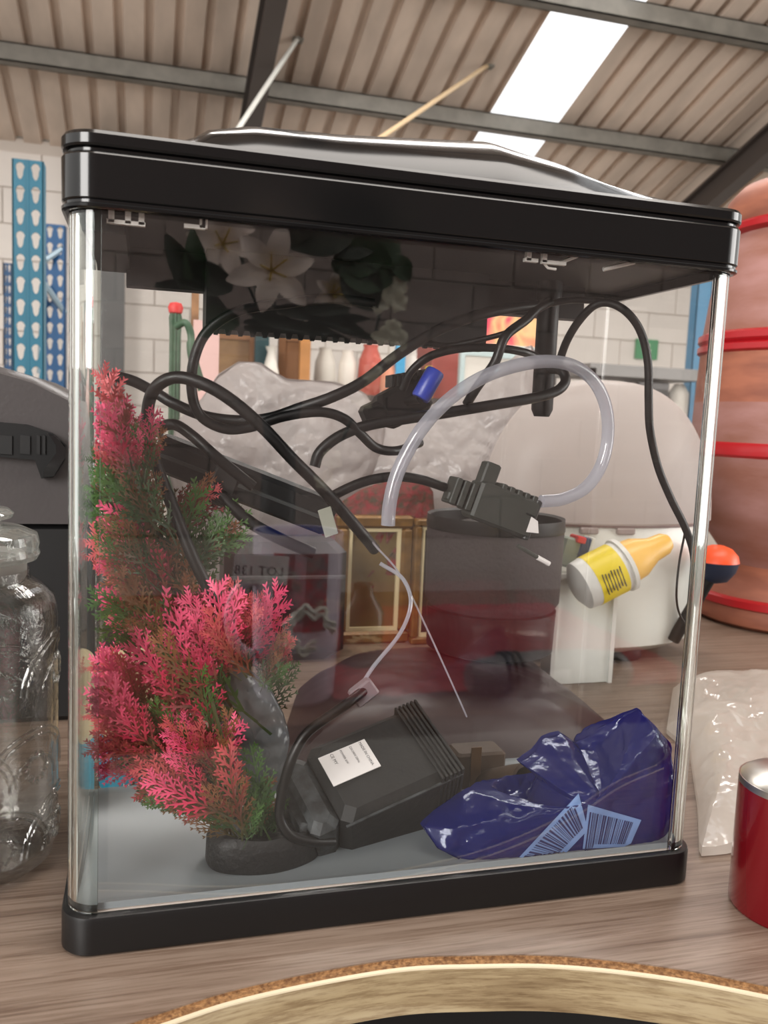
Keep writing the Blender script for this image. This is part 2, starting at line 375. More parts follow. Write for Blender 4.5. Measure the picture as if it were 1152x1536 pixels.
# underframe so that the worktop stands
M['dark'] = mat('dark_underframe', (26, 25, 25), .6)
for lx in (-.42, 1.2):
    for ly in (.1, .95): MB().box(lx-.02, lx+.02, ly-.02, ly+.02, FZ, -.02).build('leg', M['dark'], top)
for ly in (.1, .95): MB().box(-.42, 1.2, ly-.01, ly+.01, -.08, -.02).build('rail', M['dark'], top)
# things under the worktop
MB().box(-.35, 1.0, .0, .6, -.5, -.478).build('lower_shelf', M['dark'], top)

# ================================================================== AQUARIUM
W, D, H0, HL = .3855, .16, .0221, .3835
tank = empty('aquarium', (W/2, D/2, 0), 'clear glass aquarium with black base and black hood, curved front corners', 'aquarium')
# base
rg = []
for z, ins in ((0, .0015), (.0015, 0), (.0195, 0), (.0215, .0006), (.0221, .002)):
    rg.append([(x, y, z) for x, y in rrect(ins, W-ins, ins, D-ins, .017-ins, .005)])
inn = .0052
for z in (.0221, .012): rg.append([(x, y, z) for x, y in rrect(inn, W-inn, inn, D-inn, .0125, .003)])
MB().loft(rg).build('base', mat('satin_black_base', (13, 13, 14), .36), tank, 35)
MB().prism(rrect(inn+.0005, W-inn-.0005, inn+.0005, D-inn-.0005, .012, .003), .0122, .0212).build('floor_panel', M['whitefloor'], tank)
o1 = rrect(.003, W-.003, .003, D-.003, .016, .003, 12); o2 = rrect(.0072, W-.0072, .0072, D-.0072, .0118, .001, 12)
o3 = rrect(.0095, W-.0095, .0095, D-.0095, .0098, .001, 12)
MB().loft([[(x, y, .0224) for x, y in o2], [(x, y, .0262) for x, y in o2], [(x, y, .0226) for x, y in o3]]).build('silicone_seam', M['silicone'], tank, 60)
MB().box(.014, W-.014, .0098, .020, .0212, .0219).build('front_sill', mat('grey_sill', (206, 206, 204), .3), tank)
def glasspart(name, idx, mt):   # pieces of the bent outline
    R = [[(*o1[i], .0215), (*o2[i], .0215), (*o2[i], .392), (*o1[i], .392)] for i in idx]
    return MB().loft(R).build(name, mt, tank, 30)
n = 13
# outline order: front-right corner 0..12, back-right 13..25, back-left 26..38, front-left 39..51
glasspart('front_glass', [51, 0], M['glass'])
glasspart('curved_corner_glass', list(range(39, 52)), M['edge'])
glasspart('curved_corner_glass', list(range(0, 13)), M['edge'])
glasspart('side_glass', [12, 13], M['glass2'])
glasspart('side_glass', [38, 39], M['glass2'])
glasspart('back_glass', [25, 26], M['glass2'])
# hood: band, groove, cap, dome
M['hoodblk'] = mat('gloss_black_hood', (14, 14, 15), .14, spec=.45)
hood = MB()
def ringz(z, ins, rf=.018): return [(x, y, z) for x, y in rrect(-.0005+ins, W+.0005+ins*-1, -.0005+ins, D+.0005-ins, rf-ins, .006, 8)]
prof = [(.3838, .0042), (.3835, .002), (.3842, .0002), (.3856, 0), (.3862, .0012), (.3875, .0012), (.3885, .0002), (.4085, .0), (.4100, .001), (.4104, .0028), (.4118, .0028), (.4124, .0008), (.4134, 0), (.4178, 0), (.4196, .0012), (.4202, .004)]
rg = [ringz(z, i) for z, i in prof]
n_ = len(rg[0])
hood_low = MB().loft([[(x, y, z) for x, y, z in ringz(.392, .0042)], [p for p in ringz(.3838, .0042)]]+rg[1:], caps=False)
hd = hood_low.build('hood', M['hoodblk'], tank, 14)
# ceiling plate inside the hood
MB().prism(rrect(.003, W-.003, .003, D-.003, .015, .004), .3905, .3935).build('hood_underside', M['blackin'], hd)
def hdome(x, y):
    # raised flap
    u = min(max((x-.052)/(.352-.052), 0), 1)
    px = [0, .06, .14, .3, .6, .74, .86, 1.0]; hz = [0, .021, .028, .030, .0385, .030, .014, 0]
    a = np.interp(u, px, hz)
    v = (y-.004)/(D-.008); bb = max(0, math.sin(PI*min(max(v, 0), 1)))**.55
    return a*bb
nx, ny = 90, 30; V = []; f = []
for j in range(ny+1):
    for i in range(nx+1):
        x = .0035+(W-.007)*i/nx; y = .0035+(D-.007)*j/ny
        # round the front corners
        rr = .0135
        for cx, sg in ((.0035+rr, -1), (W-.0035-rr, 1)):
            dx = (x-cx)*sg; dy = (.0035+rr)-y
            if dx > 0 and dy > 0:
                l = math.hypot(dx, dy)
                if l > rr: x = cx+sg*dx*rr/l; y = .0035+rr-dy*rr/l
        V.append((x, y, .4202+hdome(x, y)))
f = [(j*(nx+1)+i, j*(nx+1)+i+1, (j+1)*(nx+1)+i+1, (j+1)*(nx+1)+i) for j in range(ny) for i in range(nx)]
mesh_obj('hood_cover', V, f, M['hoodblk'], tank, 80)
# inner filter compartment hanging from the hood, with weir teeth
fc = MB().box(.077, .268, .118, .151, .341, .3905).build('filter_compartment', M['blackin'], tank)
for i in range(24):
    x = .081+i*.0078
    if x > .262: break
    MB().add([(x, .1175, .3412), (x+.0048, .1175, .3412), (x+.0036, .1175, .3375), (x+.0012, .1175, .3375), (x, .1205, .3412), (x+.0048, .1205, .3412), (x+.0036, .1205, .3375), (x+.0012, .1205, .3375)],
             [(0, 3, 2, 1), (4, 5, 6, 7), (0, 1, 5, 4), (1, 2, 6, 5), (2, 3, 7, 6), (3, 0, 4, 7)]).build('weir_tooth', M['blackin'], fc)
MB().box(.028, .079, .138, .151, .3665, .3905).build('rear_skirt', M['blackin'], tank)
MB().box(.266, .352, .138, .151, .3675, .3905).build('rear_skirt', M['blackin'], tank)
MB().box(.0085, .030, .02, .151, .376, .3905).build('side_skirt', M['blackin'], tank)
# intake pipe under the hood
xp = at(820, 500, .125)
MB().lathe((xp[0], .125, 0), [(.0055, .295), (.0078, .300), (.0078, .376), (.0092, .377), (.0092, .392)], 20).build('intake_pipe', M['blackmat'], tank, True)
# white strips standing in for daylight through slots in the hood
M['slotw'] = mat('slot_light_white', (250, 248, 242), .4)
def clip(px0, px1, py, h, parts):
    a = at(px0, py, .012); b_ = at(px1, py, .012); m_ = MB()
    m_.box(a[0], b_[0], .0105, .0135, a[2]-.0016, a[2]+.0004)
    for q in parts:
        x = a[0]+(b_[0]-a[0])*q; m_.box(x-.0014, x+.0014, .0105, .0135, a[2]-.001, .3908)
    return m_.build('slot_light_strip', M['slotw'], tank)
clip(160, 218, 330, 8, (.12, .55, .9)); clip(276, 308, 337, 8, (.86, .97)); clip(786, 806, 388, 8, (.3,)); clip(812, 848, 391, 8, (.1,))
MB().tube([at(840, 394, .014), at(866, 384, .014)], .0011, 6).tube([at(905, 404, .014), at(952, 393, .014)], .0013, 6).tube([at(812, 391, .014), at(822, 402, .014), at(834, 404, .014)], .0008, 6).build('slot_light_strip', M['slotw'], tank)

b = MB(); rs = random.Random(5)
for i in range(620):
    px_ = min(1052, 905+abs(rs.gauss(0, 1))*60+rs.random()*50); py_ = 405+rs.random()**1.3*190
    if px_ < 960 and py_ > 470: continue
    p = at(px_, py_, D-.0078); s = rs.uniform(.00022, .0006)
    if p[0] > W-.008: continue
    b.add([p+[s*math.cos(a), 0, s*1.2*math.sin(a)] for a in (0, 1.26, 2.5, 3.8, 5.0)]+[p-[0, .0003, 0]], [(i_, (i_+1) % 5, 5) for i_ in range(5)])
tag(b.build('dried_water_spots', mat('limescale', (170, 172, 170), .6), tank), kind='stuff')
# ================================================================== INSIDE THE TANK
# --- plastic plant
def vc_mat(name, stops, rough=.5):
    m, t, b = nt(name); N = t.nodes; L = t.links
    a = N.new('ShaderNodeAttribute'); a.attribute_name = 'along'; r = N.new('ShaderNodeValToRGB')
    e = r.color_ramp.elements; e[0].position = stops[0][0]; e[0].color = (*lin(stops[0][1]), 1); e[1].position = stops[-1][0]; e[1].color = (*lin(stops[-1][1]), 1)
    for p, c in stops[1:-1]: q = e.new(p); q.color = (*lin(c), 1)
    L.new(a.outputs['Fac'], r.inputs[0]); L.new(r.outputs[0], b.inputs['Base Color']); b.inputs['Roughness'].default_value = rough
    b.inputs['Subsurface Weight'].default_value = 0; return m
FM = [vc_mat('pink_frond', [(0, (40, 50, 20)), (.3, (84, 50, 30)), (.5, (190, 36, 72)), (1, (236, 88, 128))]),
      vc_mat('coral_frond', [(0, (46, 54, 22)), (.45, (124, 50, 36)), (1, (206, 82, 88))]),
      vc_mat('green_frond', [(0, (34, 52, 22)), (.5, (40, 72, 26)), (1, (66, 104, 40))]),
      vc_mat('brown_frond', [(0, (50, 56, 26)), (.5, (92, 66, 34)), (1, (140, 88, 56))])]
def frond_mesh(rng, kind):
    V = []; f = []; A = []
    def leafstrip(p, d, l, w_, nrm, a0, a1, n_=2):
        s = np.cross(d, nrm); s /= np.linalg.norm(s); b0 = len(V)
        th = nrm*w_*.25
        V.extend([p-s*w_*.5, p+s*w_*.5, p+d*l*.6+s*w_*.42+th, p+d*l*.6-s*w_*.42+th, p+d*l]); A.extend([a0, a0, (a0+a1)/2, (a0+a1)/2, a1])
        f.extend([(b0, b0+1, b0+2, b0+3), (b0+3, b0+2, b0+4)])
    N_ = 9; bend = rng.uniform(-.25, .25); bend2 = rng.uniform(-.15, .25); prev = None
    def sp(t): return np.array([bend*t*t, bend2*t*t, t*.95])
    for i in range(N_):
        t = i/N_; p = sp(t); d = sp(t+.08)-p; d /= np.linalg.norm(d)
        leafstrip(p, d, .15, .026*(1-t*.4), np.array([0, 1., 0]), t, t+.08)
        if t < .12: continue
        for sgn in (-1, 1):
            ang = math.radians(rng.uniform(30, 46))*sgn; bl = (.32*(1-t)**.6+.07)*rng.uniform(.75, 1.2)
            tw = rng.uniform(-.35, .35)
            bd = np.array([d[0]*math.cos(ang)+d[2]*math.sin(ang), tw, -d[0]*math.sin(ang)+d[2]*math.cos(ang)]); bd /= np.linalg.norm(bd)
            nr = np.cross(bd, [0, 0, 1]) if False else np.array([0, 1, 0.])-bd*bd[1]; nr /= np.linalg.norm(nr)
            leafstrip(p, bd, bl, .024, nr, t+.05, min(1, t+.25))
            m_ = 3 if bl > .14 else 2
            for q in range(1, m_+1):
                pp = p+bd*bl*q/(m_+.6)
                for s2 in (-1, 1):
                    a2 = math.radians(38)*s2; sd = bd*math.cos(a2)+np.cross(nr, bd)*math.sin(a2)
                    leafstrip(pp, sd, .082*(1-.12*q), .021, nr, t+.1, min(1, t+.3))
    me = bpy.data.meshes.new('frond'); me.from_pydata([tuple(v) for v in V], [], f); me.materials.append(FM[kind])
    at_ = me.attributes.new('along', 'FLOAT', 'POINT'); at_.data.foreach_set('value', A); me.update(); return me
rg_ = random.Random(3); FMESH = [[frond_mesh(rg_, k) for _ in range(4)] for k in range(4)]
base_c = at(392, 1258, .048)
plant = empty('plastic_aquarium_plant', (base_c[0], .048, .0212), 'pink and green plastic aquarium plant in a black oval foot', 'artificial plant')
M['resin'] = mat('black_resin', (9, 9, 10), .6, bump=.5, bscale=250)
b = MB(); cx = base_c[0]; R = []
for z, s_ in ((.0213, .93), (.024, 1.0), (.036, .99), (.0405, .95), (.0425, .86), (.0405, .78), (.0395, .4), (.0395, .02)):
    R.append([(cx+math.cos(a)*.0345*s_*(1+.05*math.sin(3*a+1)), .045+math.sin(a)*.022*s_*(1+.06*math.cos(2*a)), z+(.0008*math.sin(5*a))) for a in np.linspace(0, 2*PI, 48, endpoint=False)])
b.loft(R).build('plant_foot', M['resin'], plant, True)
# stems
stem = MB(); M['stem'] = mat('green_stem', (58, 66, 34), .5)
for L in ([(395, 1250, .05), (370, 1180, .055), (330, 1080, .06), (290, 960, .065), (250, 860, .07), (210, 760, .07), (190, 690, .065)],
          [(385, 1250, .04), (340, 1190, .035), (280, 1150, .03), (220, 1130, .03)], [(390, 1250, .045), (350, 1160, .03), (320, 1060, .03), (300, 1000, .035)],
          [(400, 1250, .05), (400, 1150, .06), (380, 1050, .06), (370, 960, .055)]):
    stem.tube(pxline(L, 4), .0011, 6)
stem.build('stem', M['stem'], plant, True)
def frond(x0, y0, x1, y1, Y, kind, dy=0.0, wid=1.0):
    x1 += (x1-x0)*.12; y1 += (y1-y0)*.12; x0 -= (x1-x0)*.1; y0 -= (y1-y0)*.1; a = at(x0, y0, Y); b_ = at(x1, y1, Y+dy); b_[0] = max(b_[0], .0125); a[0] = max(a[0], .014); d = b_-a; l = np.linalg.norm(d); z = d/l
    y = np.array([rg_.uniform(-.5, .5), -1., rg_.uniform(-.2, .3)]); y -= z*np.dot(y, z); y /= np.linalg.norm(y); x = np.cross(y, z)
    o = bpy.data.objects.new('frond', FMESH[kind][rg_.randrange(4)]); COL.objects.link(o); o.parent = plant
    og = ORG[plant.name]; s = l*wid
    o.matrix_basis = Matrix([[x[i]*s*.78, y[i]*s, z[i]*l, a[i]-og[i]] for i in range(3)]+[[0, 0, 0, 1]])
# clusters: (base, tip, count, spread of tip, spread of base, kind weights, depth)
CL = [((190, 690), (176, 562), 3, 8, 6, (1,), .05), ((200, 715), (158, 615), 7, 20, 16, (0, 0, 1), .05), ((205, 715), (205, 622), 6, 24, 14, (0,), .045),
      ((215, 725), (150, 680), 6, 16, 14, (1, 0), .055), ((212, 710), (222, 640), 6, 16, 14, (3, 2), .05), ((235, 790), (150, 700), 9, 26, 22, (3, 2, 2), .05),
      ((240, 800), (180, 720), 12, 44, 28, (2, 3, 2), .055), ((250, 800), (320, 720), 8, 32, 20, (3, 1, 1), .08), ((262, 870), (330, 780), 8, 30, 24, (3, 2, 2), .07),
      ((240, 860), (165, 790), 10, 34, 28, (2, 3, 2), .05), ((250, 900), (145, 830), 8, 28, 26, (0, 0, 1, 2, 3), .045), ((260, 920), (135, 800), 5, 16, 20, (1, 0), .055),
      ((270, 940), (160, 890), 8, 28, 26, (0, 0, 1, 3, 2), .04), ((270, 960), (180, 930), 8, 30, 26, (0, 3, 2), .04), ((280, 900), (230, 830), 8, 34, 24, (2, 3, 3), .07),
      ((300, 980), (200, 880), 9, 34, 30, (0, 1, 3), .05), ((310, 960), (280, 870), 8, 34, 20, (2, 3, 2), .07), ((310, 1060), (225, 960), 10, 34, 26, (0, 0, 3), .035),
      ((330, 1080), (280, 980), 9, 32, 26, (0, 3, 2), .045), ((330, 1060), (250, 930), 8, 30, 30, (0, 1, 2, 3), .045), ((330, 1160), (262, 1075), 9, 26, 20, (0, 0, 1, 3), .025),
      ((335, 1180), (330, 1100), 8, 30, 16, (1, 0, 3), .025), ((310, 1190), (235, 1130), 7, 18, 18, (0, 1), .02), ((330, 1220), (220, 1160), 5, 16, 14, (1, 0), .02),
      ((240, 1110), (135, 1055), 8, 16, 18, (0, 1), .03), ((240, 1130), (125, 1040), 6, 18, 18, (1, 0), .035), ((235, 1140), (135, 1120), 8, 22, 18, (1, 0), .03),
      ((230, 1080), (150, 985), 7, 20, 20, (0, 1), .045), ((230, 1150), (150, 1155), 5, 12, 14, (1, 0), .03), ((260, 1170), (205, 1110), 11, 38, 26, (3, 2, 3), .035),
      ((300, 1130), (230, 1050), 12, 42, 30, (3, 2, 2), .04), ((300, 1220), (215, 1190), 5, 14, 14, (2, 2, 3), .03), ((350, 1240), (290, 1190), 9, 26, 20, (2, 3), .035),
      ((375, 1248), (370, 1170), 10, 36, 22, (2, 2, 3), .035), ((390, 1250), (410, 1190), 6, 24, 16, (2,), .045), ((355, 1245), (310, 1150), 6, 26, 20, (3, 1), .03),
      ((350, 990), (290, 905), 7, 20, 16, (1, 0), .05), ((355, 1000), (335, 890), 7, 20, 16, (0, 1), .05), ((370, 1000), (405, 905), 7, 22, 18, (0, 0, 1), .06),
      ((365, 1010), (300, 950), 6, 18, 14, (1, 0, 3), .045), ((400, 1020), (425, 960), 6, 20, 18, (1, 3), .06), ((380, 1080), (420, 1020), 5, 24, 20, (2, 2), .065)]
for (bx, by), (tx, ty), n_, st, sb, ks, Y in CL:
    for i in range(n_):
        frond(bx+rg_.gauss(0, sb*.6), by+rg_.gauss(0, sb*.6), tx+rg_.gauss(0, st*.6), ty+rg_.gauss(0, st*.6), min(.12, max(.016, Y+rg_.uniform(-.012, .016))), ks[rg_.randrange(len(ks))], rg_.uniform(-.008, .004), rg_.uniform(.85, 1.2))

# --- filter (large black box with feet) 
axx = at(668, 1090, .07)-at(470, 1156, .07); axx[1] = .016; axx /= np.linalg.norm(axx)
axz = np.array([.24, -.40, .88]); axz -= axx*np.dot(axx, axz); axz /= np.linalg.norm(axz); axy = np.cross(axz, axx)
A = [axx, axy, axz]
M['filter'] = mat('worn_black_plastic', (14, 15, 15), .62, var=.25, scale=60, bump=.25, bscale=160)
M['filterworn'] = mat('scuffed_grey_black_plastic', (12, 14, 15), .6, c2=(64, 68, 70), scale=110, bump=.4, bscale=200)
fcen = at(572, 1182, .074)
fl = empty('internal_filter', (fcen[0], fcen[1], .0215), 'black box-shaped pump filter with white rating label, tipped on the tank floor', 'filter')
hx, hy, hz = .042, .030, .033
MB().obox(fcen, A, hx, hy, hz, .18).build('filter_body', M['filter'], fl)
for i in range(6):
    MB().obox(fcen+axx*(hx*.62+i*.0030)-axy*.0, A, .0009, hy+.0012, hz+.0012, .5).build('rib', M['filter'], fl)
MB().obox(fcen-axx*(hx+.010)-axz*.002, A, .0095, hy*.92, hz*.98, .45).build('end_cap', M['filterworn'], fl)
MB().obox(fcen-axx*(hx+.021)+axz*.004, A, .0035, hy*.7, hz*.7, .9).build('end_cap', M['filterworn'], fl)
for s_ in (-1, 1):
    p = fcen-axx*(hx*.78)-axz*(hz+.004)+axy*(-.014 if s_ < 0 else .016)
    MB().lathe(p, [(.006, -.0055), (.0085, -.003), (.0088, .006)], 24, A).build('foot', M['filterworn'], fl, True)
MB().obox(fcen+axx*.0-axy*(hy+.0006)+axz*hz*.86, A, hx*.98, .0008, .0007, .3).build('edge_seam', M['filterworn'], fl)
# rating label, on the top face
M['label'] = mat('label_white', (226, 222, 220), .4); M['ink'] = mat('label_ink', (38, 36, 38), .6); M['lotpaper'] = mat('lot_paper', (250, 248, 252), .6)
lc = fcen+axz*(hz+.0007)-axx*.021+axy*.006
lab = MB().obox(lc, A, .0165, .0115, .0004, .5).build('rating_label', M['label'], fl)
for i, (s_, sz) in enumerate((('MADE IN CHINA', .0036), ('220-240V 50Hz', .0030), ('POWER 6W', .0030), ('CE MY', .0042))):
    text(s_, lc+axz*.0006+axx*.0145-axx*0+axy*(.009-0)-axy*0+(-axx*(.0+i*.0068)), -axy, axx*-1 if False else axx, sz, M['ink'], lab) if False else \
    text(s_, lc+axz*.00055+axx*(.0115-i*.0068)+axy*.0105, -axy, axx, sz*.72, M['ink'], lab)
# cord that drapes over the filter
MB().tube(pxline([(545, 1036, .045), (525, 1052, .038), (500, 1070, .035), (460, 1100, .03), (437, 1140, .028), (424, 1185, .03), (420, 1225, .03), (436, 1253, .028), (470, 1262, .03), (500, 1262, .035)]), .0031, 10, flat=1).build('filter_cord', M['cable'], fl, True)
M['smoke'] = glass('smoky_bag_film', (.42, .45, .46), .10, .12, bump=.8, bscale=90, film=(.55, (140, 146, 150)))
sm = inflate('smoky_plastic_bag', [(340, 980), (372, 1000), (400, 1030), (425, 1070), (436, 1110), (432, 1150), (415, 1190), (395, 1222), (368, 1225), (352, 1190), (340, 1140), (328, 1090), (330, 1040), (330, 1005)], .052, .010, M['smoke'], 5, .005, 38, rings=18, seg=90)
tag(sm, 'smoky grey crumpled plastic bag behind the pink plant and beside the black filter', 'plastic bag')

# --- blue bag with barcodes
M['blue'] = glass('blue_bag_film', (.10, .13, .45), .12, .14, bump=.6, bscale=60, film=(.62, (34, 44, 132)), gl=(.8, .85, 1))
bb = inflate('blue_plastic_bag', [(640, 1235), (655, 1215), (700, 1185), (735, 1180), (760, 1205), (790, 1205), (800, 1175), (770, 1145), (800, 1125), (815, 1105), (835, 1100), (860, 1125), (880, 1105), (900, 1085), (960, 1062), (985, 1085), (1005, 1120), (1020, 1152), (1034, 1155), (1034, 1190), (1020, 1235), (985, 1262), (940, 1280), (880, 1292), (780, 1296), (700, 1290), (660, 1270)],
             lambda x, y: (lambda a, t: a+(min(a, .024)-a)*t)(.085-.068*(y-1060)/236, min(1, max(0, (x-880)/110))), .034, M['blue'], 2, .0085, 34, rings=40, seg=240, zfloor=.0218, power=.6, ymin=.0112)
tag(bb, 'crumpled royal blue plastic bag with barcode labels on the tank floor', 'plastic bag')
M['bl1'] = mat('pale_blue_label', (112, 140, 188), .5, var=.1, scale=50); M['bl2'] = mat('barcode_ink', (24, 32, 84), .5)
def barcode(c, bars, nx=26, ny=10):
    lb = drape('barcode_label', c, nx, ny, bb, M['bl1'], bb, .0010)
    def q(u, v): return tuple((1-u)*(1-v)*c[0][k]+u*(1-v)*c[1][k]+u*v*c[2][k]+(1-u)*v*c[3][k] for k in (0, 1))
    u = .05; rr = random.Random(bars)
    while u < .9:
        w_ = rr.choice((.008, .012, .02, .028))
        drape('bar', [q(u, .12), q(u+w_, .12), q(u+w_, .84), q(u, .84)], 1, 6, bb, M['bl2'], lb, .0016); u += w_+rr.choice((.012, .018, .026))
    return lb
barcode([(775, 1290), (868, 1190), (882, 1245), (835, 1294)], 3)
l2 = barcode([(882, 1207), (962, 1230), (940, 1280), (872, 1290)], 9)
text('29', at(930, 1262, .02), (.9, 0, .35), (-.3, 0, .95), .009, M['bl2'], l2)
text('RAS', at(742, 1288, .024), (1, 0, .12), (0, 0, 1), .0075, M['white'], bb)
# brown cup beside the blue bag
M['brown'] = mat('brown_card', (58, 40, 24), .6, var=.2, scale=40, bump=.3)
bc = at(775, 1178, .085); ax = np.array([.28, -.85, .42]); ax /= np.linalg.norm(ax); u = np.cross(ax, [0, 0, 1]); u /= np.linalg.norm(u); v = np.cross(ax, u)
t_ = MB().lathe(bc, [(.0, -.05), (.013, -.05), (.0145, .0), (.0145, .012), (.0118, .012), (.0112, -.03), (0, -.03)], 32, [u, v, ax]).build('cardboard_tube', M['brown'], None, True)
tag(t_, 'short brown cardboard tube poking out above the blue bag', 'cardboard tube')
bx = MB().obox(at(712, 1175, .125), [(1, 0, 0), (0, 1, 0), (0, 0, 1)], .019, .012, .028, .15).build('brown_box', M['brown'])
MB().obox(at(712, 1175, .112), np.eye(3), .004, .0006, .0275, .3).build('tape_strip', mat('brown_tape', (82, 58, 34), .3), bx)
tag(bx, 'small dark brown carton between the black filter and the blue bag', 'box')

# --- cables
cab = empty('power_cable', (.2, .08, .3), 'tangle of thick black power cable looping across the upper tank', 'cable')
def cable(L, r, name='cable_run', m='cable', parent=None, k=8): return MB().tube(pxline(L, k), r, 12).build(name, M[m], parent or cab, True)
cable([(562, 824, .06), (545, 803, .05), (492, 742, .045), (440, 690, .04), (396, 643, .04), (352, 604, .042), (310, 578, .045), (268, 566, .05), (238, 577, .055), (223, 605, .06), (222, 655, .062), (236, 702, .06), (262, 768, .055), (290, 838, .05), (318, 893, .05), (348, 945, .055)], .0036)
cable([(560, 455, .07), (500, 448, .065), (430, 455, .06), (360, 466, .055), (312, 496, .055), (291, 540, .055), (288, 588, .058), (301, 624, .06), (336, 643, .06), (375, 641, .06), (425, 625, .058), (480, 618, .056), (516, 628, .058), (540, 650, .06), (565, 672, .065), (596, 676, .07), (630, 664, .085)], .0030)
cable([(806, 458, .07), (770, 462, .065), (720, 472, .06), (660, 494, .06), (600, 530, .06), (545, 572, .06), (497, 596, .06), (450, 612, .065), (405, 627, .07), (360, 631, .075), (310, 625, .08), (262, 606, .085), (235, 590, .09), (198, 571, .09), (168, 566, .09), (155, 580, .09), (158, 603, .09)], .0034)
cable([(472, 700, .06), (480, 678, .06), (508, 655, .06), (552, 638, .06), (610, 628, .06), (664, 620, .06), (742, 607, .06), (800, 597, .065), (834, 587, .07), (848, 572, .075), (842, 556, .08), (824, 553, .09)], .0034)
cable([(838, 545, .09), (850, 512, .08), (868, 482, .07), (892, 458, .06), (916, 455, .055), (942, 470, .05), (962, 500, .05), (972, 545, .05), (973, 600, .052), (975, 645, .055), (987, 700, .058), (1006, 747, .06), (1028, 792, .065), (1040, 830, .075), (1042, 870, .085)], .0027)
cable([(604, 585, .09), (617, 557, .085), (646, 534, .08), (690, 523, .075), (742, 522, .075), (784, 528, .08), (815, 540, .09)], .0027)
cable([(826, 452, .07), (806, 463, .068), (789, 480, .065), (758, 505, .06), (742, 544, .06), (716, 580, .062), (700, 606, .07)], .0031)
cable([(618, 511, .1), (650, 516, .1), (677, 518, .1), (727, 508, .09), (768, 495, .08), (800, 470, .07)], .0018)
cable([(236, 656, .085), (240, 642, .085), (262, 637, .08), (289, 654, .075), (317, 679, .07), (345, 702, .07), (380, 730, .07)], .0034)
cable([(300, 700, .09), (335, 745, .08), (375, 783, .075), (420, 808, .07), (470, 830, .07)], .0038)
cable([(488, 752, .05), (510, 738, .05), (548, 722, .05), (590, 715, .052), (630, 719, .055), (668, 731, .058)], .0030)
cable([(905, 452, .07), (860, 450, .07), (826, 455, .07)], .0022)
cab2 = cable([(1028, 796, .07), (1018, 850, .08), (1015, 900, .085), (1024, 930, .09), (1044, 946, .10)], .0008)
tag_ = MB().obox(at(492, 783, .045), [(.85, 0, .3), (0, 1, 0), (-.3, 0, .95)], .0045, .0006, .0085, .5).build('paper_tag', mat('tag_paper', (150, 152, 140), .6), cab)
# light bar
a_, b_ = at(235, 675, .095), at(500, 778, .07); dx = (b_-a_)/np.linalg.norm(b_-a_); up = np.array([0, -.2, 1.]); up -= dx*np.dot(up, dx); up /= np.linalg.norm(up)
lb_ = MB().obox((a_+b_)/2, [dx, np.cross(up, dx), up], np.linalg.norm(b_-a_)/2, .006, .0115, .4).build('light_bar', M['blackmat'])
MB().obox((a_+b_)/2-np.cross(up, dx)*.0062, [dx, np.cross(up, dx), up], np.linalg.norm(b_-a_)/2*.96, .0005, .0012, .4).build('groove_strip', M['cable2'], lb_)
MB().obox((a_*.6+b_*.4)-up*.004, [dx, np.cross(up, dx), up], .009, .008, .0135, .3).build('bracket', M['blackin'], lb_)
tag(lb_, 'long flat black aquarium light bar slanting behind the cable loops', 'light bar')
# clear hose
hz_ = MB().tube(pxline([(582, 788, .03), (584, 760, .03), (592, 722, .03), (608, 684, .03), (635, 640, .03), (675, 598, .032), (722, 567, .035), (772, 549, .04), (820, 542, .045), (860, 549, .05), (890, 571, .055), (908, 607, .058), (912, 650, .06), (903, 695, .06), (880, 730, .058), (846, 748, .056), (812, 752, .054)]), .0041, 14).build('clear_hose', M['hose'], None, True)
tag(hz_, 'milky clear silicone hose curled into a loop inside the tank', 'hose')
at_ = MB().tube(pxline([(700, 1075, .10), (690, 1052, .09), (640, 942, .07), (600, 862, .055), (560, 815, .05), (500, 742, .05)]), .0006, 6).build('clear_air_line', M['hose'], None, True)
MB().tube(pxline([(535, 1040, .05), (560, 1000, .05), (600, 950, .055), (616, 905, .06), (604, 868, .065), (570, 845, .07)]), .0013, 8).build('air_line_loop', M['hose'], at_, True)
MB().obox(at(545, 1038, .047), [(.8, 0, .6), (0, 1, 0), (-.6, 0, .8)], .008, .004, .006, .3).build('line_clip', mat('grey_clip', (120, 112, 116), .3), at_)
tag(at_, 'fine clear air line with a small grey clip above the filter label', 'air line')
# plug with strain relief
M['plug'] = mat('charcoal_plug', (50, 52, 48), .55, bump=.2)
a_, b_ = at(668, 738, .056), at(806, 772, .06); dx = (b_-a_)/np.linalg.norm(b_-a_); dx = np.array([dx[0], .05, dx[2]-.12]); dx /= np.linalg.norm(dx); up = np.array([0, 0, 1.]); up -= dx*np.dot(up, dx); up /= np.linalg.norm(up); fy = np.cross(up, dx); A2 = [dx, fy, up]
pc = at(735, 757, .058)
pg = empty('power_plug', tuple(pc-[0, 0, .02]), 'charcoal plug with ribbed strain relief and raised tab', 'plug')
MB().obox(pc+dx*.008, A2, .022, .009, .0125, .2).build('plug_body', M['plug'], pg)
for i, (q, hh) in enumerate(((-.028, .0085), (-.0225, .0085), (-.0165, .009))): MB().obox(pc+dx*q, A2, .0021, .0072, hh, .3).build('relief_rib', M['plug'], pg)
MB().obox(pc-dx*.022-up*.004, A2, .009, .004, .003, .3).build('relief_core', M['plug'], pg)
MB().obox(pc-dx*.0085+up*.016, A2, .0052, .005, .009, .2).build('tab', M['plug'], pg)
for i in range(5): MB().obox(pc+dx*(.002+i*.0058)+up*.013, A2, .0018, .008, .0022, .3).build('ridge', M['plug'], pg)
MB().obox(pc+dx*.0285, A2, .0022, .0085, .0135, .4).build('plug_rim', M['cable2'], pg)
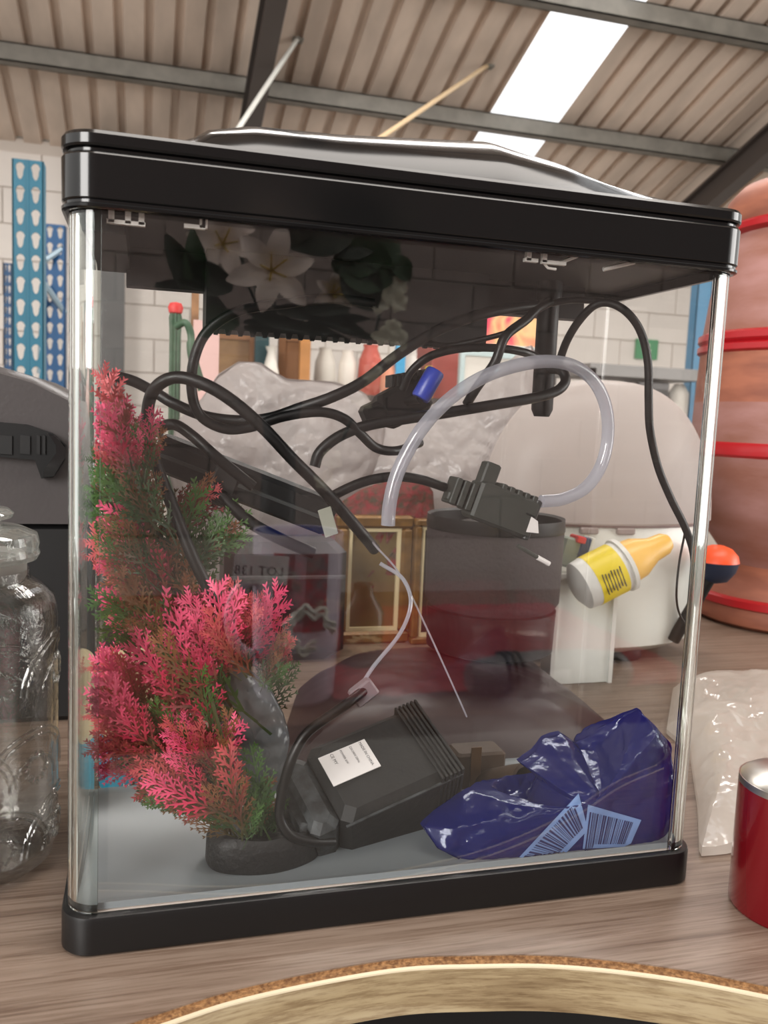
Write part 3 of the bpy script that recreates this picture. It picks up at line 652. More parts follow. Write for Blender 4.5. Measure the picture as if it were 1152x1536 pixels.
MB().add([at(797, 775, .045), at(807, 782, .045), at(808, 800, .045), at(789, 798, .045), at(797, 775, .046), at(807, 782, .046), at(808, 800, .046), at(789, 798, .046)], [(0, 1, 2, 3), (7, 6, 5, 4), (0, 4, 5, 1), (1, 5, 6, 2), (2, 6, 7, 3), (3, 7, 4, 0)]).build('white_tag', M['label'], pg)
MB().tube([at(803, 776, .0455), at(790, 770, .05)], .0006, 5).build('tag_string', M['blackmat'], pg)
# thin brass tipped rods
for q, (p0, p1) in enumerate((((806, 836, .04), (824, 846, .04)),)):
    r_ = MB().tube([at(*p0), at(*p1)], .0016, 8).build('white_stick', M['label']); MB().tube([at(776, 818, .042), at(807, 836.5, .04)], .0013, 8).build('dark_stick', M['plug'], r_)
    tag(r_, 'short white-tipped stick poking up below the plug', 'stick')
# tap with blue knob
M['knob'] = mat('blue_knob', (40, 60, 160), .35)
tp = empty('air_valve', tuple(at(598, 620, .1)), 'black ribbed air valve with a bright blue knob', 'valve')
c0 = at(600, 600, .1)
MB().obox(at(603, 604, .1), [(.86, 0, .5), (0, 1, 0), (-.5, 0, .86)], .017, .010, .012, .3).obox(at(570, 618, .1), [(.9, 0, .44), (0, 1, 0), (-.44, 0, .9)], .012, .009, .008, .3).build('valve_body', M['blackmat'], tp)
for i in range(7): MB().obox(at(585+i*8, 572-i*1.4, .1), np.eye(3), .0011, .008, .004, .3).build('fin', M['blackmat'], tp)
a_, b_ = at(630, 598, .075), at(654, 556, .075)
MB().tube([a_, a_+(b_-a_)*.06, b_-(b_-a_)*.06, b_], [.0055, .0062, .0062, .0055], 20).build('knob', M['knob'], tp, True)
MB().tube([a_*1.0, a_+np.array([-.004, .02, -.002])], .003, 12).build('knob_shaft', M['blackmat'], tp, True)

# ================================================================== BEHIND THE TANK, ON THE WORKTOP
# white bags
wb = inflate('white_plastic_bag', [(250, 640), (300, 600), (330, 560), (365, 540), (400, 540), (440, 565), (500, 572), (545, 590), (575, 640), (570, 700), (540, 760), (500, 800), (440, 850), (390, 900), (350, 1000), (280, 1000), (255, 900), (262, 780), (240, 700)], .72, .08, M['bagw'], 11, .026, 9, rings=34, seg=180, zfloor=.002)
tag(wb, 'crumpled white plastic carrier bag behind the tank, peaked at the top', 'plastic bag')
wb2 = inflate('white_plastic_bag', [(480, 780), (490, 690), (560, 640), (640, 610), (700, 590), (760, 550), (800, 515), (822, 560), (850, 590), (870, 650), (880, 720), (830, 772), (760, 800), (690, 790), (600, 850), (530, 930)], .74, .08, M['bagw'], 23, .022, 11, rings=34, seg=180, zfloor=.002)
tag(wb2, 'pinkish white plastic bag slumped between the frames and the domed appliance', 'plastic bag')
# bag cell: red patterned cloth
M['redcloth'] = mat('red_patterned_cloth', (120, 26, 34), .7, c2=(60, 48, 30), scale=120, bump=.6)
b_a = at(338, 815, .52); b_c = at(524, 815, .52)
pb = MB().obox(((b_a[0]+b_c[0])/2, .56, b_a[2]/2), np.eye(3), (b_c[0]-b_a[0])/2, .04, b_a[2]/2, .3).build('mug_reflection_backing', M['blackmat'])  # added black box, lets the mug reflection show
MB().obox(((b_a[0]+b_c[0])/2, .519, b_a[2]*.72), np.eye(3), (b_c[0]-b_a[0])/2*.96, .0012, .002, .4).build('zip', M['cable2'], pb)
tag(pb, 'plain black box added behind the plant as dark ground for the mug reflection', 'case')
rc = inflate('red_patterned_cloth', [(480, 800), (500, 760), (540, 735), (590, 715), (630, 712), (650, 735), (655, 790), (650, 830), (640, 930), (490, 930)], .62, .025, M['redcloth'], 4, .008, 25, rings=14, seg=80)
tag(rc, 'folded red and green patterned cloth heaped above the gilt frame', 'cloth')
# gilt frames
M['gilt'] = mat('gilt_wood', (112, 80, 36), .38, metal=.25, var=.25, scale=90, bump=.3); M['slip'] = mat('cream_slip', (206, 190, 150), .5); M['gold2'] = mat('ochre_board', (96, 76, 40), .5, var=.15, scale=30)
def frame(name, x0, x1, yt, Y, label, w_=.016, zb=0.0, inner='gold2', lean=.0):
    a = at(x0, yt, Y); c = at(x1, yt, Y); zt = a[2]; xa, xb = a[0], c[0]
    e = empty(name, ((xa+xb)/2, Y, zb), label, 'picture frame')
    for bx_ in ((xa, xb, zt-w_, zt), (xa, xb, zb, zb+w_), (xa, xa+w_, zb+w_, zt-w_), (xb-w_, xb, zb+w_, zt-w_)):
        MB().obox(((bx_[0]+bx_[1])/2, Y, (bx_[2]+bx_[3])/2), np.eye(3), (bx_[1]-bx_[0])/2, .009, (bx_[3]-bx_[2])/2, .4).build('frame_rail', M['gilt'], e)
    s = .005
    MB().box(xa+w_, xb-w_, Y-.004, Y+.004, zt-w_-s, zt-w_).box(xa+w_, xb-w_, Y-.004, Y+.004, zb+w_, zb+w_+s).box(xa+w_, xa+w_+s, Y-.004, Y+.004, zb+w_+s, zt-w_-s).box(xb-w_-s, xb-w_, Y-.004, Y+.004, zb+w_+s, zt-w_-s).build('slip', M['slip'], e)
    MB().box(xa+w_+s, xb-w_-s, Y, Y+.003, zb+w_+s, zt-w_-s).build('picture_panel', M[inner], e); return e
frame('gilt_picture_frame', 505, 620, 772, .60, 'gilt picture frame standing behind the tank beside the dark bucket')
M['darkpanel'] = mat('dark_panel', (40, 34, 30), .3)
frame('narrow_gilt_frame', 622, 672, 778, .59, 'narrow gilt frame edge squeezed between gilt frame and dark bucket', .009, 0, 'darkpanel')
# maroon of the added body that imitates the reflected red cloth
M['maroon'] = mat('maroon_reflection', (34, 5, 11), .45, var=.12, scale=20)
# dark bucket
M['bucket'] = mat('dull_grey_mauve_fabric', (54, 45, 48), .8, var=.08, scale=30, bump=.4, bscale=220)
Yb = .385; cl = at(643, 850, Yb); cr = at(832, 850, Yb); r_ = (cr[0]-cl[0])/2; cx = (cl[0]+cr[0])/2; zt = at(737, 795, Yb-r_)[2]; zb_ = at(737, 934, Yb-r_)[2]; ZB = .049
bk = empty('storage_bucket', (cx, Yb, ZB), 'round grey-mauve fabric bucket with black lining and black lower band', 'bucket')
MB().lathe((cx, Yb, 0), [(r_*.90, zb_), (r_*.985, zb_+.01), (r_, zt-.004), (r_*.99, zt), (r_*.96, zt), (r_*.95, zt-.02), (r_*.86, zb_+.002)], 56).build('bucket_wall', M['bucket'], bk, True)
MB().lathe((cx, Yb, 0), [(r_*.8, ZB), (r_*.93, ZB+.004), (r_*.95, zb_), (r_*.88, zb_+.004), (0, zb_+.004)], 56).build('lower_band', M['blackmat'], bk, True)
MB().lathe((cx, Yb, 0), [(r_*.945, zt-.03), (r_*.952, zt+.004), (r_*1.0, zt+.006), (r_*1.01, zt-.006), (r_*1.0, zt-.008)], 56).build('lining_rim', M['blackmat'], bk, True)
MB().lathe((cx, Yb, 0), [(r_*.9, zt-.02), (r_*.6, zt-.004), (0, zt+.008)], 40).build('black_contents', M['blackmat'], bk, True)
# domed appliance
M['dome'] = glass('frosted_lid', (.8, .8, .8), .06, .3, film=(.8, (222, 214, 210))); M['applwhite'] = mat('appliance_white', (232, 234, 228), .28)
Ya = .53; cl = at(722, 900, Ya); cr = at(1040, 900, Ya); ra = (cr[0]-cl[0])/2; cx = (cl[0]+cr[0])/2
zs = at(950, 786, Ya-ra*.5)[2]; ztop = at(865, 568, Ya)[2]
KY = .50
class ME(MB):
    def build(s, *a, **k):
        s.v = [(x, Ya+(y-Ya)*KY, z) for x, y, z in s.v]; return MB.build(s, *a, **k)
ap = empty('domed_cooker', (cx, Ya, 0), 'large white domed kitchen appliance with frosted lid behind the tank', 'appliance')
ME().lathe((cx, Ya, 0), [(ra*.72, .012), (ra*.90, .022), (ra*.975, .05), (ra, .10), (ra*.995, zs-.012), (ra*.97, zs-.004), (0, zs-.004)], 64).build('body', M['applwhite'], ap, True)
dp = [(ra*.995, zs-.003)]+[(ra*1.04*math.cos(t)**.75 if t < PI/2-.01 else 0, zs+(ztop-zs)*math.sin(t)) for t in np.linspace(.0, PI/2, 22)]
ME().lathe((cx, Ya, 0), dp, 64).build('frosted_dome', M['dome'], ap, True)
ME().lathe((cx, Ya, 0), [(ra*.96, zs-.006), (ra*1.005, zs-.005), (ra*1.005, zs-.002), (ra*.96, zs-.002)], 64).build('seal_ring', mat('brown_seal', (120, 96, 92), .5), ap, True)
for dxp in (940, 995):
    p = at(dxp, 790, Ya-ra*1.0); ME().obox((p[0], Ya-math.sqrt(max(0, ra*ra-(p[0]-cx)**2)), zs-.009), np.eye(3), .012, .006, .004, .4).build('latch', mat('clear_grey_latch', (150, 136, 132), .3), ap)
for k in range(4):
    a = PI/4+k*PI/2-.5; ME().lathe((cx+math.cos(a)*ra*.62, Ya+math.sin(a)*ra*.62, 0), [(.018, 0), (.022, .003), (.022, .014)], 20).build('foot', M['blackmat'], ap, True)
ME().obox((cx-.01, Ya-ra*.98, .12), np.eye(3), .02, .004, .006, .4).build('badge', mat('grey_badge', (150, 148, 144), .4), ap)
# white box in front of it
M['gloss'] = mat('glossy_white_panel', (236, 240, 236), .15)
a = at(834, 862, .40); c = at(926, 862, .40)
wx = empty('white_box', ((a[0]+c[0])/2, .41, 0), 'upright glossy white box with a rim, right of the dark bucket', 'box')
MB().obox(((a[0]+c[0])/2, .412, a[2]/2), np.eye(3), (c[0]-a[0])/2, .012, a[2]/2, .05).build('box_body', M['gloss'], wx)
for x0, x1, z0, z1 in ((a[0], c[0], a[2]-.004, a[2]+.001), (c[0]-.004, c[0]+.001, 0, a[2]-.004), (a[0]-.001, a[0]+.004, 0, a[2]-.004)): MB().box(x0, x1, .397, .4015, z0, z1).build('rim_strip', M['white'], wx)
# glue tube and yellow bottle lying on the white box
def bottle():
    M['yel'] = mat('yellow_plastic', (236, 186, 84), .35); M['yellab'] = mat('yellow_label', (238, 214, 30), .4)
    p0 = at(884, 872, .37); p1 = at(1003, 812, .365); d = (p1-p0)/np.linalg.norm(p1-p0); u = np.cross(d, [0, 1, 0]); u /= np.linalg.norm(u); v = np.cross(d, u); L = np.linalg.norm(p1-p0); r = .028
    e = empty('yellow_capped_bottle', tuple(p0-[0, 0, r]), 'white bottle with yellow label and yellow nozzle cap, tipped on its side', 'bottle')
    A3 = [u, v, d]
    MB().lathe(p0, [(r*.6, -.018), (r*.95, -.012), (r, .0), (r, L*.36), (r*.93, L*.42)], 40, A3).build('bottle_body', M['white'], e, True)
    MB().lathe(p0, [(r*1.01, .0), (r*1.01, L*.33)], 40, A3).build('printed_label', M['yellab'], e, True)
    for i in range(7): MB().obox(p0+d*(.004+i*.0035)-v*(0)-np.array([0, r*1.0, 0])*1.0+u*.0, A3, .012-.001*(i % 3), .0005, .0005, .2).build('print_line', M['ink'], e)
    MB().lathe(p0, [(r*.8, L*.42), (r*.86, L*.44), (r*.80, L*.60), (r*.50, L*.78), (r*.44, L*.94), (r*.30, L), (0, L)], 40, A3).build('nozzle_cap', M['yel'], e, True)
    MB().lathe(p0, [(r*.9, L*.38), (r*1.08, L*.385), (r*1.08, L*.43), (r*.9, L*.44)], 40, A3).build('collar', M['white'], e, True)
bottle()
p0 = at(830, 800, .31); p1 = at(880, 818, .31); d = (p1-p0)/np.linalg.norm(p1-p0); u = np.cross(d, [0, 1, 0]); u /= np.linalg.norm(u); v = np.cross(d, u)
gt = empty('paint_tube', tuple(p0), 'small tube with grey, red and navy label standing on the white box', 'tube')
cc = at(860, 828, .41); d = np.array([.25, 0, 1.]); d /= np.linalg.norm(d); u = np.cross(d, [0, 1, 0]); v = np.cross(d, u); A4 = [u, v, d]
MB().obox(cc-np.array([.006, 0, 0]), A4, .013, .009, .017, .3).build('tube_body', mat('sage_grey', (140, 150, 140), .5), gt)
MB().obox(cc+np.array([.007, -.0015, 0]), A4, .006, .0095, .018, .2).build('navy_panel', mat('navy_print', (44, 58, 92), .4), gt)
MB().obox(cc+np.array([.0145, -.001, -.001]), A4, .0022, .0098, .019, .4).build('white_cap', M['white'], gt)
MB().obox(cc+np.array([.0035, -.002, .015]), A4, .006, .0096, .004, .3).build('red_panel', mat('red_print', (210, 60, 60), .4), gt)
text('50ml', cc+np.array([-.001, -.012, -.014]), d, -u if u[0] > 0 else u, .007, M['ink'], gt)
# orange and navy handle
hp0 = at(1010, 960, .47); hp1 = at(1075, 842, .44)
hd_ = empty('rubber_grip_handle', tuple(hp0), 'orange and navy rounded grip between the white appliance and the pot', 'handle')
MB().lathe(hp1, [(0, -.028), (.014, -.024), (.023, -.012), (.0265, .0)], 32).build('navy_grip', mat('navy_rubber', (22, 34, 58), .5), hd_, True)
MB().lathe(hp1, [(.0265, .0), (.0245, .008), (.017, .016), (.008, .0195), (0, .0205)], 32).build('orange_cap', mat('orange_plastic', (232, 84, 40), .4), hd_, True)
MB().tube([hp1-[.008, 0, .02], hp0], .008, 12).build('shaft', M['blackmat'], hd_, True)
# clear film bag on the worktop, right
def film(P, z, seed, m, name, hgt=.012, amp=.008, nn=44):
    Wp = [atz(x, y, z)[:2] for x, y in P]; c = np.mean(Wp, 0); V = []; f = []; seg = 120
    Wc = Wp+[Wp[0]]; L = np.concatenate([[0], np.cumsum([np.linalg.norm(Wc[i+1]-Wc[i]) for i in range(len(Wp))])])
    t = np.linspace(0, L[-1], seg, endpoint=False); O = np.stack([np.interp(t, L, [q[k] for q in Wc]) for k in (0, 1)], 1)
    for lay in (0, 1):
        for i in range(nn+1):
            q = i/nn
            for k in range(seg):
                p = c+(O[k]-c)*q; h = ridge((p[0]+seed, p[1], seed), 9)*.65+ridge((p[0]+seed, p[1], seed*2), 21)*.35
                zz = .0012 if lay else .002+hgt*(1-q**4)+amp*max(0, h+.3)*(1-q**6*.6)
                V.append((p[0], p[1], zz))
    o = (nn+1)*seg
    for lay in (0, 1):
        for i in range(nn):
            for k in range(seg):
                q = (i*seg+k, i*seg+(k+1) % seg, (i+1)*seg+(k+1) % seg, (i+1)*seg+k); f.append(tuple(a_+lay*o for a_ in (q if not lay else q[::-1])))
    for k in range(seg): f.append((nn*seg+k, o+nn*seg+k, o+nn*seg+(k+1) % seg, nn*seg+(k+1) % seg))
    return mesh_obj(name, V, f, m, None, True)
cf = film([(1010, 1030), (1060, 1012), (1110, 1018), (1160, 1012), (1230, 1010), (1300, 1060), (1290, 1160), (1210, 1230), (1130, 1258), (1085, 1268), (1050, 1270), (1047, 1200), (1035, 1120), (1000, 1090)], .008, 3.3, M['cling'], 'clear_film_bag', .016, .018)
tag(cf, 'crinkled clear film bag spread on the worktop right of the tank', 'plastic bag')
mc = film([(425, 1082), (430, 1020), (450, 968), (500, 947), (600, 940), (720, 943), (815, 953), (860, 985), (897, 1008), (962, 1056), (930, 1075), (800, 1079), (670, 1081), (500, 1088)], .05, 5.1, M['maroon'], 'maroon_reflection_body', .044, .005)  # added body in place of the red cloth's reflection
tag(mc, 'flat maroon body imitating the reflected red cloth, behind the tank under the dark bucket', 'bag')
# terracotta floor vase
M['terra'] = mat('dusty_rose_terracotta', (168, 124, 118), .55, c2=(146, 98, 84), scale=9, stretch=(1, 1, 3), bump=.15, bscale=90)
M['terra2'] = mat('orange_terracotta', (168, 104, 80), .6, c2=(140, 84, 66), scale=14, stretch=(1, 1, 4))
M['redband'] = mat('glossy_red_band', (172, 26, 34), .3)
Yp = .66; e0 = at(1055, 560, Yp); rp = .155; pcx = e0[0]+rp/math.cos(.55)*1.0
def zp(y, px=1100): return at(px, y, Yp-rp*.55)[2]
pt = empty('terracotta_vase', (pcx, Yp, 0), 'tall dusty pink terracotta vase with glossy red bands at the right', 'vase')
def band(name, prof, m_): return MB().lathe((pcx, Yp, 0), prof, 72).build(name, m_, pt, True)
ztt = zp(200, 1140)
band('neck', [(rp*.44, zp(262)), (rp*.46, zp(225)), (rp*.42, zp(205)), (rp*.40, zp(150)), (rp*.46, zp(140)), (rp*.38, zp(138)), (rp*.36, zp(200))], M['terra'])
band('shoulder', [(rp*.84, zp(299)), (rp*.875, zp(280)), (rp*.85, zp(255)), (rp*.74, zp(232)), (rp*.55, zp(221)), (rp*.42, zp(219))], M['terra2'])
band('red_band', [(rp*.80, zp(318)), (rp*.86, zp(312)), (rp*.86, zp(302)), (rp*.84, zp(298))], M['redband'])
band('upper_body', [(rp*.99, zp(484)), (rp*.95, zp(420)), (rp*.87, zp(350)), (rp*.80, zp(318))], M['terra'])
band('red_band', [(rp*1.0, zp(503)), (rp*1.03, zp(498)), (rp*1.03, zp(488)), (rp*.99, zp(484))], M['redband'])
band('red_band', [(rp*1.0, zp(520)), (rp*1.03, zp(516)), (rp*1.03, zp(507)), (rp*1.0, zp(503))], M['redband'])
band('rough_belt', [(rp*1.02, zp(600)), (rp*1.01, zp(560)), (rp*1.0, zp(520))], M['terra2'])
band('middle_body', [(rp*1.02, zp(664)), (rp*1.025, zp(630)), (rp*1.02, zp(600))], M['terra'])
band('red_band', [(rp*1.01, zp(688)), (rp*1.035, zp(684)), (rp*1.035, zp(668)), (rp*1.02, zp(664))], M['redband'])
band('lower_body', [(rp*.60, zp(868)), (rp*.66, zp(845)), (rp*.82, zp(810)), (rp*.95, zp(765)), (rp*1.01, zp(688))], M['terra'])
band('foot_flare', [(rp*.84, .045), (rp*.80, .058), (rp*.68, .078), (rp*.62, .09), (rp*.60, zp(868))], M['terra2'])
band('red_band', [(rp*.86, .030), (rp*.895, .033), (rp*.895, .043), (rp*.84, .046)], M['redband'])
band('foot_ring', [(0, 0), (rp*.80, 0), (rp*.86, .006), (rp*.88, .018), (rp*.86, .030)], M['terra2'])
# red canister, right front
M['steel'] = mat('brushed_steel', (190, 186, 180), .28, metal=1, var=.06, scale=50, stretch=(1, 1, 8)); M['redmetal'] = mat('metallic_red', (120, 10, 22), .25, metal=.35, coat=.5)
Yc = -.035; rc_ = .034; d0 = ray(1095, 1300); d0[2] = 0; d0 /= np.linalg.norm(d0); nn_ = np.array([d0[1], -d0[0], 0]); a = at(1095, 1300, Yc); ccx = a[0]+rc_/abs(nn_[0])
zr = at(1108, 1215, Yc-.02)[2]; ztp = at(1150, 1165, Yc)[2]
cn = empty('metallic_canister', (ccx, Yc, 0), 'metallic red canister with rounded brushed steel top in the lower right corner', 'canister')
MB().lathe((ccx, Yc, 0), [(0, 0), (rc_*.97, 0), (rc_, .002), (rc_, zr)], 64).build('red_body', M['redmetal'], cn, True)
MB().lathe((ccx, Yc, 0), [(rc_, zr), (rc_*.995, zr+.004), (rc_*.97, zr+(ztp-zr)*.45), (rc_*.86, zr+(ztp-zr)*.8), (rc_*.66, ztp), (rc_*.5, ztp+.0015), (0, ztp+.002)], 64).build('steel_top', M['steel'], cn, True)
# glass jar, left
Yj = .115; rj = .0515; a = at(88, 1050, Yj); jx = a[0]-rj*1.0
def zj(y): return at(20, y, Yj-.02)[2]
jr = empty('glass_storage_jar', (jx, Yj, 0), 'pressed clear glass storage jar with glass lid at the left edge', 'jar')
o_ = [(rj*.80, .0005), (rj*.93, .006), (rj*.99, .018), (rj, .04), (rj*.995, zj(930)), (rj*.95, zj(903)), (rj*.80, zj(885)), (rj*.685, zj(876)), (rj*.665, zj(862))]
MB().lathe((jx, Yj, 0), [(0, .0005)]+o_+[(r-.003, z) for r, z in o_[::-1][:-2]]+[(rj*.9, .012), (0, .010)], 72).build('jar_body', M['jar'], jr, True)
MB().lathe((jx, Yj, 0), [(rj*.60, zj(880)), (rj*.64, zj(872)), (rj*.64, zj(850)), (rj*.62, zj(838)), (rj*.57, zj(838)), (rj*.56, zj(876))], 60).build('seal_collar', M['collar'], jr, True)
MB().lathe((jx, Yj, 0), [(rj*.5, zj(846)), (rj*.76, zj(846)), (rj*.79, zj(838)), (rj*.77, zj(830)), (rj*.785, zj(822)), (rj*.76, zj(808)), (rj*.60, zj(798)), (rj*.36, zj(794)), (rj*.33, zj(789)), (rj*.48, zj(782)), (rj*.50, zj(776)), (rj*.44, zj(769)), (rj*.2, zj(764)), (0, zj(763))], 60).build('jar_lid', M['jarlid'], jr, True)
# embossed arcs and rosettes on the jar
def emb(cz, ca, r0, a0, a1, th=.0009, n_=26, wob=0):
    pts = []
    for k in range(n_+1):
        a = math.radians(a0+(a1-a0)*k/n_); rr = r0*(1+wob*math.cos(12*a)); th_ = ca+math.cos(a)*rr/rj; z = cz+math.sin(a)*rr
        zc = min(max(z, .008), zj(905)); R_j = rj*np.interp(zc, [.006, .018, .04, zj(930), zj(903)], [.93, .99, 1, .995, .95])+.0003
        pts.append((jx+math.cos(th_)*R_j, Yj+math.sin(th_)*R_j, zc))
    return MB().tube(pts, th, 6)
for ring_, (cz, ca) in enumerate([(.115, -1.1), (.115, -.15), (.115, -2.0), (.06, -.62), (.06, -1.6), (.015, -1.1), (.015, -.15), (.015, -2.0)]):
    for rr in (.036, .032, .019): emb(cz, ca, rr, 5, 175).build('embossed_arc', M['jar'], jr, True)
    emb(cz+.012, ca, .008, 0, 360, .0012, 40, .2).build('embossed_rosette', M['jar'], jr, True)
# black case, left rear
M['case'] = mat('charcoal_sheen_plastic', (66, 62, 62), .35, bump=.1, bscale=300); M['jet'] = mat('jet_black', (6, 6, 7), .5)
Yk = .36; zt = at(30, 540, Yk)[2]; zm = at(60, 785, Yk)[2]; xr = at(235, 700, Yk)[0]; xl = at(-330, 700, Yk)[0]
cs = empty('black_case', ((xl+xr)/2, Yk+.1, 0), 'large black lidded case with curved charcoal lid and latch behind the jar', 'case')
MB().obox(((xl+xr)/2, Yk+.11, zm/2), np.eye(3), (xr-xl)/2-.004, .108, zm/2, .06).build('case_body', M['jet'], cs)
pf = [(-1, zm), (-1, zm+(zt-zm)*.62), (-.9, zm+(zt-zm)*.83), (-.6, zt-.001), (-.25, zt+.001), (.05, zt-.004), (.3, zt-.014), (.55, zt-.032), (.78, zm+(zt-zm)*.55), (.93, zm+(zt-zm)*.30), (1, zm+(zt-zm)*.1), (1, zm)]
pf = [(x, z) for x, z in pf]; cxm = (xl+xr)/2; hw = (xr-xl)/2
R = [[(cxm+x*hw*s_, y, zm+(z-zm)*zs_) for x, z in pf] for y, s_, zs_ in ((Yk-.004, .985, .96), (Yk+.002, 1, 1), (Yk+.2, 1, 1), (Yk+.215, .98, .95))]
MB().loft(R).build('case_lid', M['case'], cs, 40)
lm = MB(); q0 = [(0-60, 628), (40, 637), (78, 650), (98, 668), (97, 690), (80, 716), (62, 718), (52, 690), (-60, 680)]
P0 = [at(x, y, Yk-.012) for x, y in q0]; P1 = [p+[0, .01, 0] for p in P0]; lm.loft([P0, P1]).build('latch', M['blackmat'], cs)
q1 = [(72, 650), (84, 655), (98, 672), (97, 688), (80, 715), (64, 716), (66, 704), (84, 680), (84, 668)]
lm = MB(); P0 = [at(x, y, Yk-.0165) for x, y in q1]; lm.loft([P0, [p+[0, .006, 0] for p in P0]]).build('latch_lever', M['black'], cs)
for x0, x1 in ((-10, 18), (30, 45), (55, 60), (64, 68)):
    P0 = [at(x, y, Yk-.0135) for x, y in ((x0, 652), (x1, 654), (x1, 682), (x0, 680))]; MB().loft([P0, [p+[0, .003, 0] for p in P0]]).build('slot', M['jet'], cs)
# turquoise labelled tub
tx = at(212, 1100, .215)[0]; Yt = .215; rt = .0305; zt_ = at(200, 985, Yt)[2]
tb = empty('cream_tub', (tx, Yt, 0), 'cream tub with turquoise label standing behind the plant', 'tub')
M['turq'] = mat('turquoise_label', (20, 150, 184), .35); M['cream'] = mat('cream_plastic', (212, 188, 148), .45)
MB().lathe((tx, Yt, 0), [(0, 0), (rt*.96, 0), (rt, .002), (rt, zt_*.62), (rt*.93, zt_*.70), (rt*.9, zt_*.74)], 40).build('tub_body', M['cream'], tb, True)
MB().lathe((tx, Yt, 0), [(rt*1.01, .0035), (rt*1.01, zt_*.45)], 40).build('turquoise_label', M['turq'], tb, True)
MB().lathe((tx, Yt, 0), [(rt*.93, zt_*.74), (rt*.95, zt_*.76), (rt*.95, zt_*.95), (rt*.88, zt_), (0, zt_)], 40).build('tub_lid', M['cream'], tb, True)
for i, ch in enumerate('ULTRA'):
    a = -PI/2-.42+i*.2; text(ch, (tx+math.cos(a)*rt*1.03, Yt+math.sin(a)*rt*1.03, .008), (-math.sin(a), math.cos(a), 0), (0, 0, 1), .008, M['white'], tb, 'letter')
# clear ornament on the left behind the glass
go = MB().lathe((at(148, 600, .24)[0], .24, 0), [(0, .0), (.022, .0), (.022, .004), (.006, .012), (.005, .20), (.010, .222), (.0165, .236), (.0175, .25), (.013, .262), (.006, .268), (0, .269)], 32).build('glass_finial', M['jar'], None, True)
tag(go, 'clear glass stick ornament with rounded top beside the black case', 'ornament')
# cactus ornament
M['cactus'] = mat('cactus_green', (70, 96, 74), .5, var=.15, scale=50); M['cred'] = mat('cactus_red', (214, 62, 60), .5)
Yx = .80; pxc = at(262, 560, Yx); zc = at(262, 468, Yx)[2]; rr = .0068
cz = empty('cactus_ornament', (pxc[0], Yx, 0), 'slender green cactus ornament with a red flower bud on top', 'ornament')
R = [[(pxc[0]+math.cos(a)*rr*q*(1+.16*math.cos(8*a)), Yx+math.sin(a)*rr*q*(1+.16*math.cos(8*a)), z) for a in np.linspace(0, 2*PI, 48, endpoint=False)] for z, q in ((.02, 1), (zc*.5, 1), (zc-.03, 1), (zc-.008, 1.15), (zc, .9))]
MB().loft(R).build('cactus_stem', M['cactus'], cz, True)
MB().lathe((pxc[0], Yx, zc-.004), [(.004, 0), (.009, .003), (.0105, .010), (.008, .016), (0, .018)], 24).build('red_bud', M['cred'], cz, True)
MB().tube(pxline([(264, 490, Yx-.02), (278, 484, Yx-.03), (286, 500, Yx-.03), (288, 530, Yx-.03), (296, 560, Yx-.03), (304, 585, Yx-.03)]), [.005]*20+[.0065]*21, 12).build('cactus_arm', M['cactus'], cz, True)
MB().lathe((pxc[0], Yx, 0), [(0, 0), (.03, 0), (.035, .04), (.03, .04), (0, .03)], 32).build('cactus_pot', M['terra2'], cz, True)

a = at(290, 520, .95); c = at(319, 520, .95); a2 = at(288, 435, .97); c2_ = at(299, 435, .97)
pk = MB().box(a[0], c[0]+.01, .95, .965, 0, at(300, 480, .95)[2]).build('pink_board', mat('pink_card', (224, 186, 180), .6)); tag(pk, 'upright pale pink board behind the cactus ornament', 'board')
o = MB().box(a2[0], c2_[0], .972, .985, 0, a2[2]).build('wooden_lath', mat('worn_lath', (150, 112, 80), .6, var=.3, scale=40)); tag(o, 'worn brown wooden lath rising above the pink board', 'lath')
# ================================================================== FARTHER BACK
def slab(name, x0, x1, y0, y1, Y, th, m_, label, cat, floor_to=None, group=None):
    a = at(x0, y0, Y); c = at(x1, y1, Y); z0 = c[2] if floor_to is None else floor_to
    o = MB().box(a[0], c[0], Y, Y+th, z0, a[2]).build(name, m_); tag(o, label, cat, group); return o
M['pink'] = mat('pink_board', (222, 184, 178), .6); M['wood1'] = mat('brown_timber', (126, 84, 50), .55, var=.25, scale=8, stretch=(1, 1, .3)); M['wood2'] = mat('orange_pine', (190, 132, 76), .5, var=.15, scale=10)
M['rackblue'] = mat('rack_blue_paint', (22, 100, 124), .4, var=.05, scale=10); M['rackdark'] = mat('rack_dark_blue', (14, 74, 120), .45); M['brace'] = mat('pale_galvanised', (150, 170, 182), .4, metal=.3)
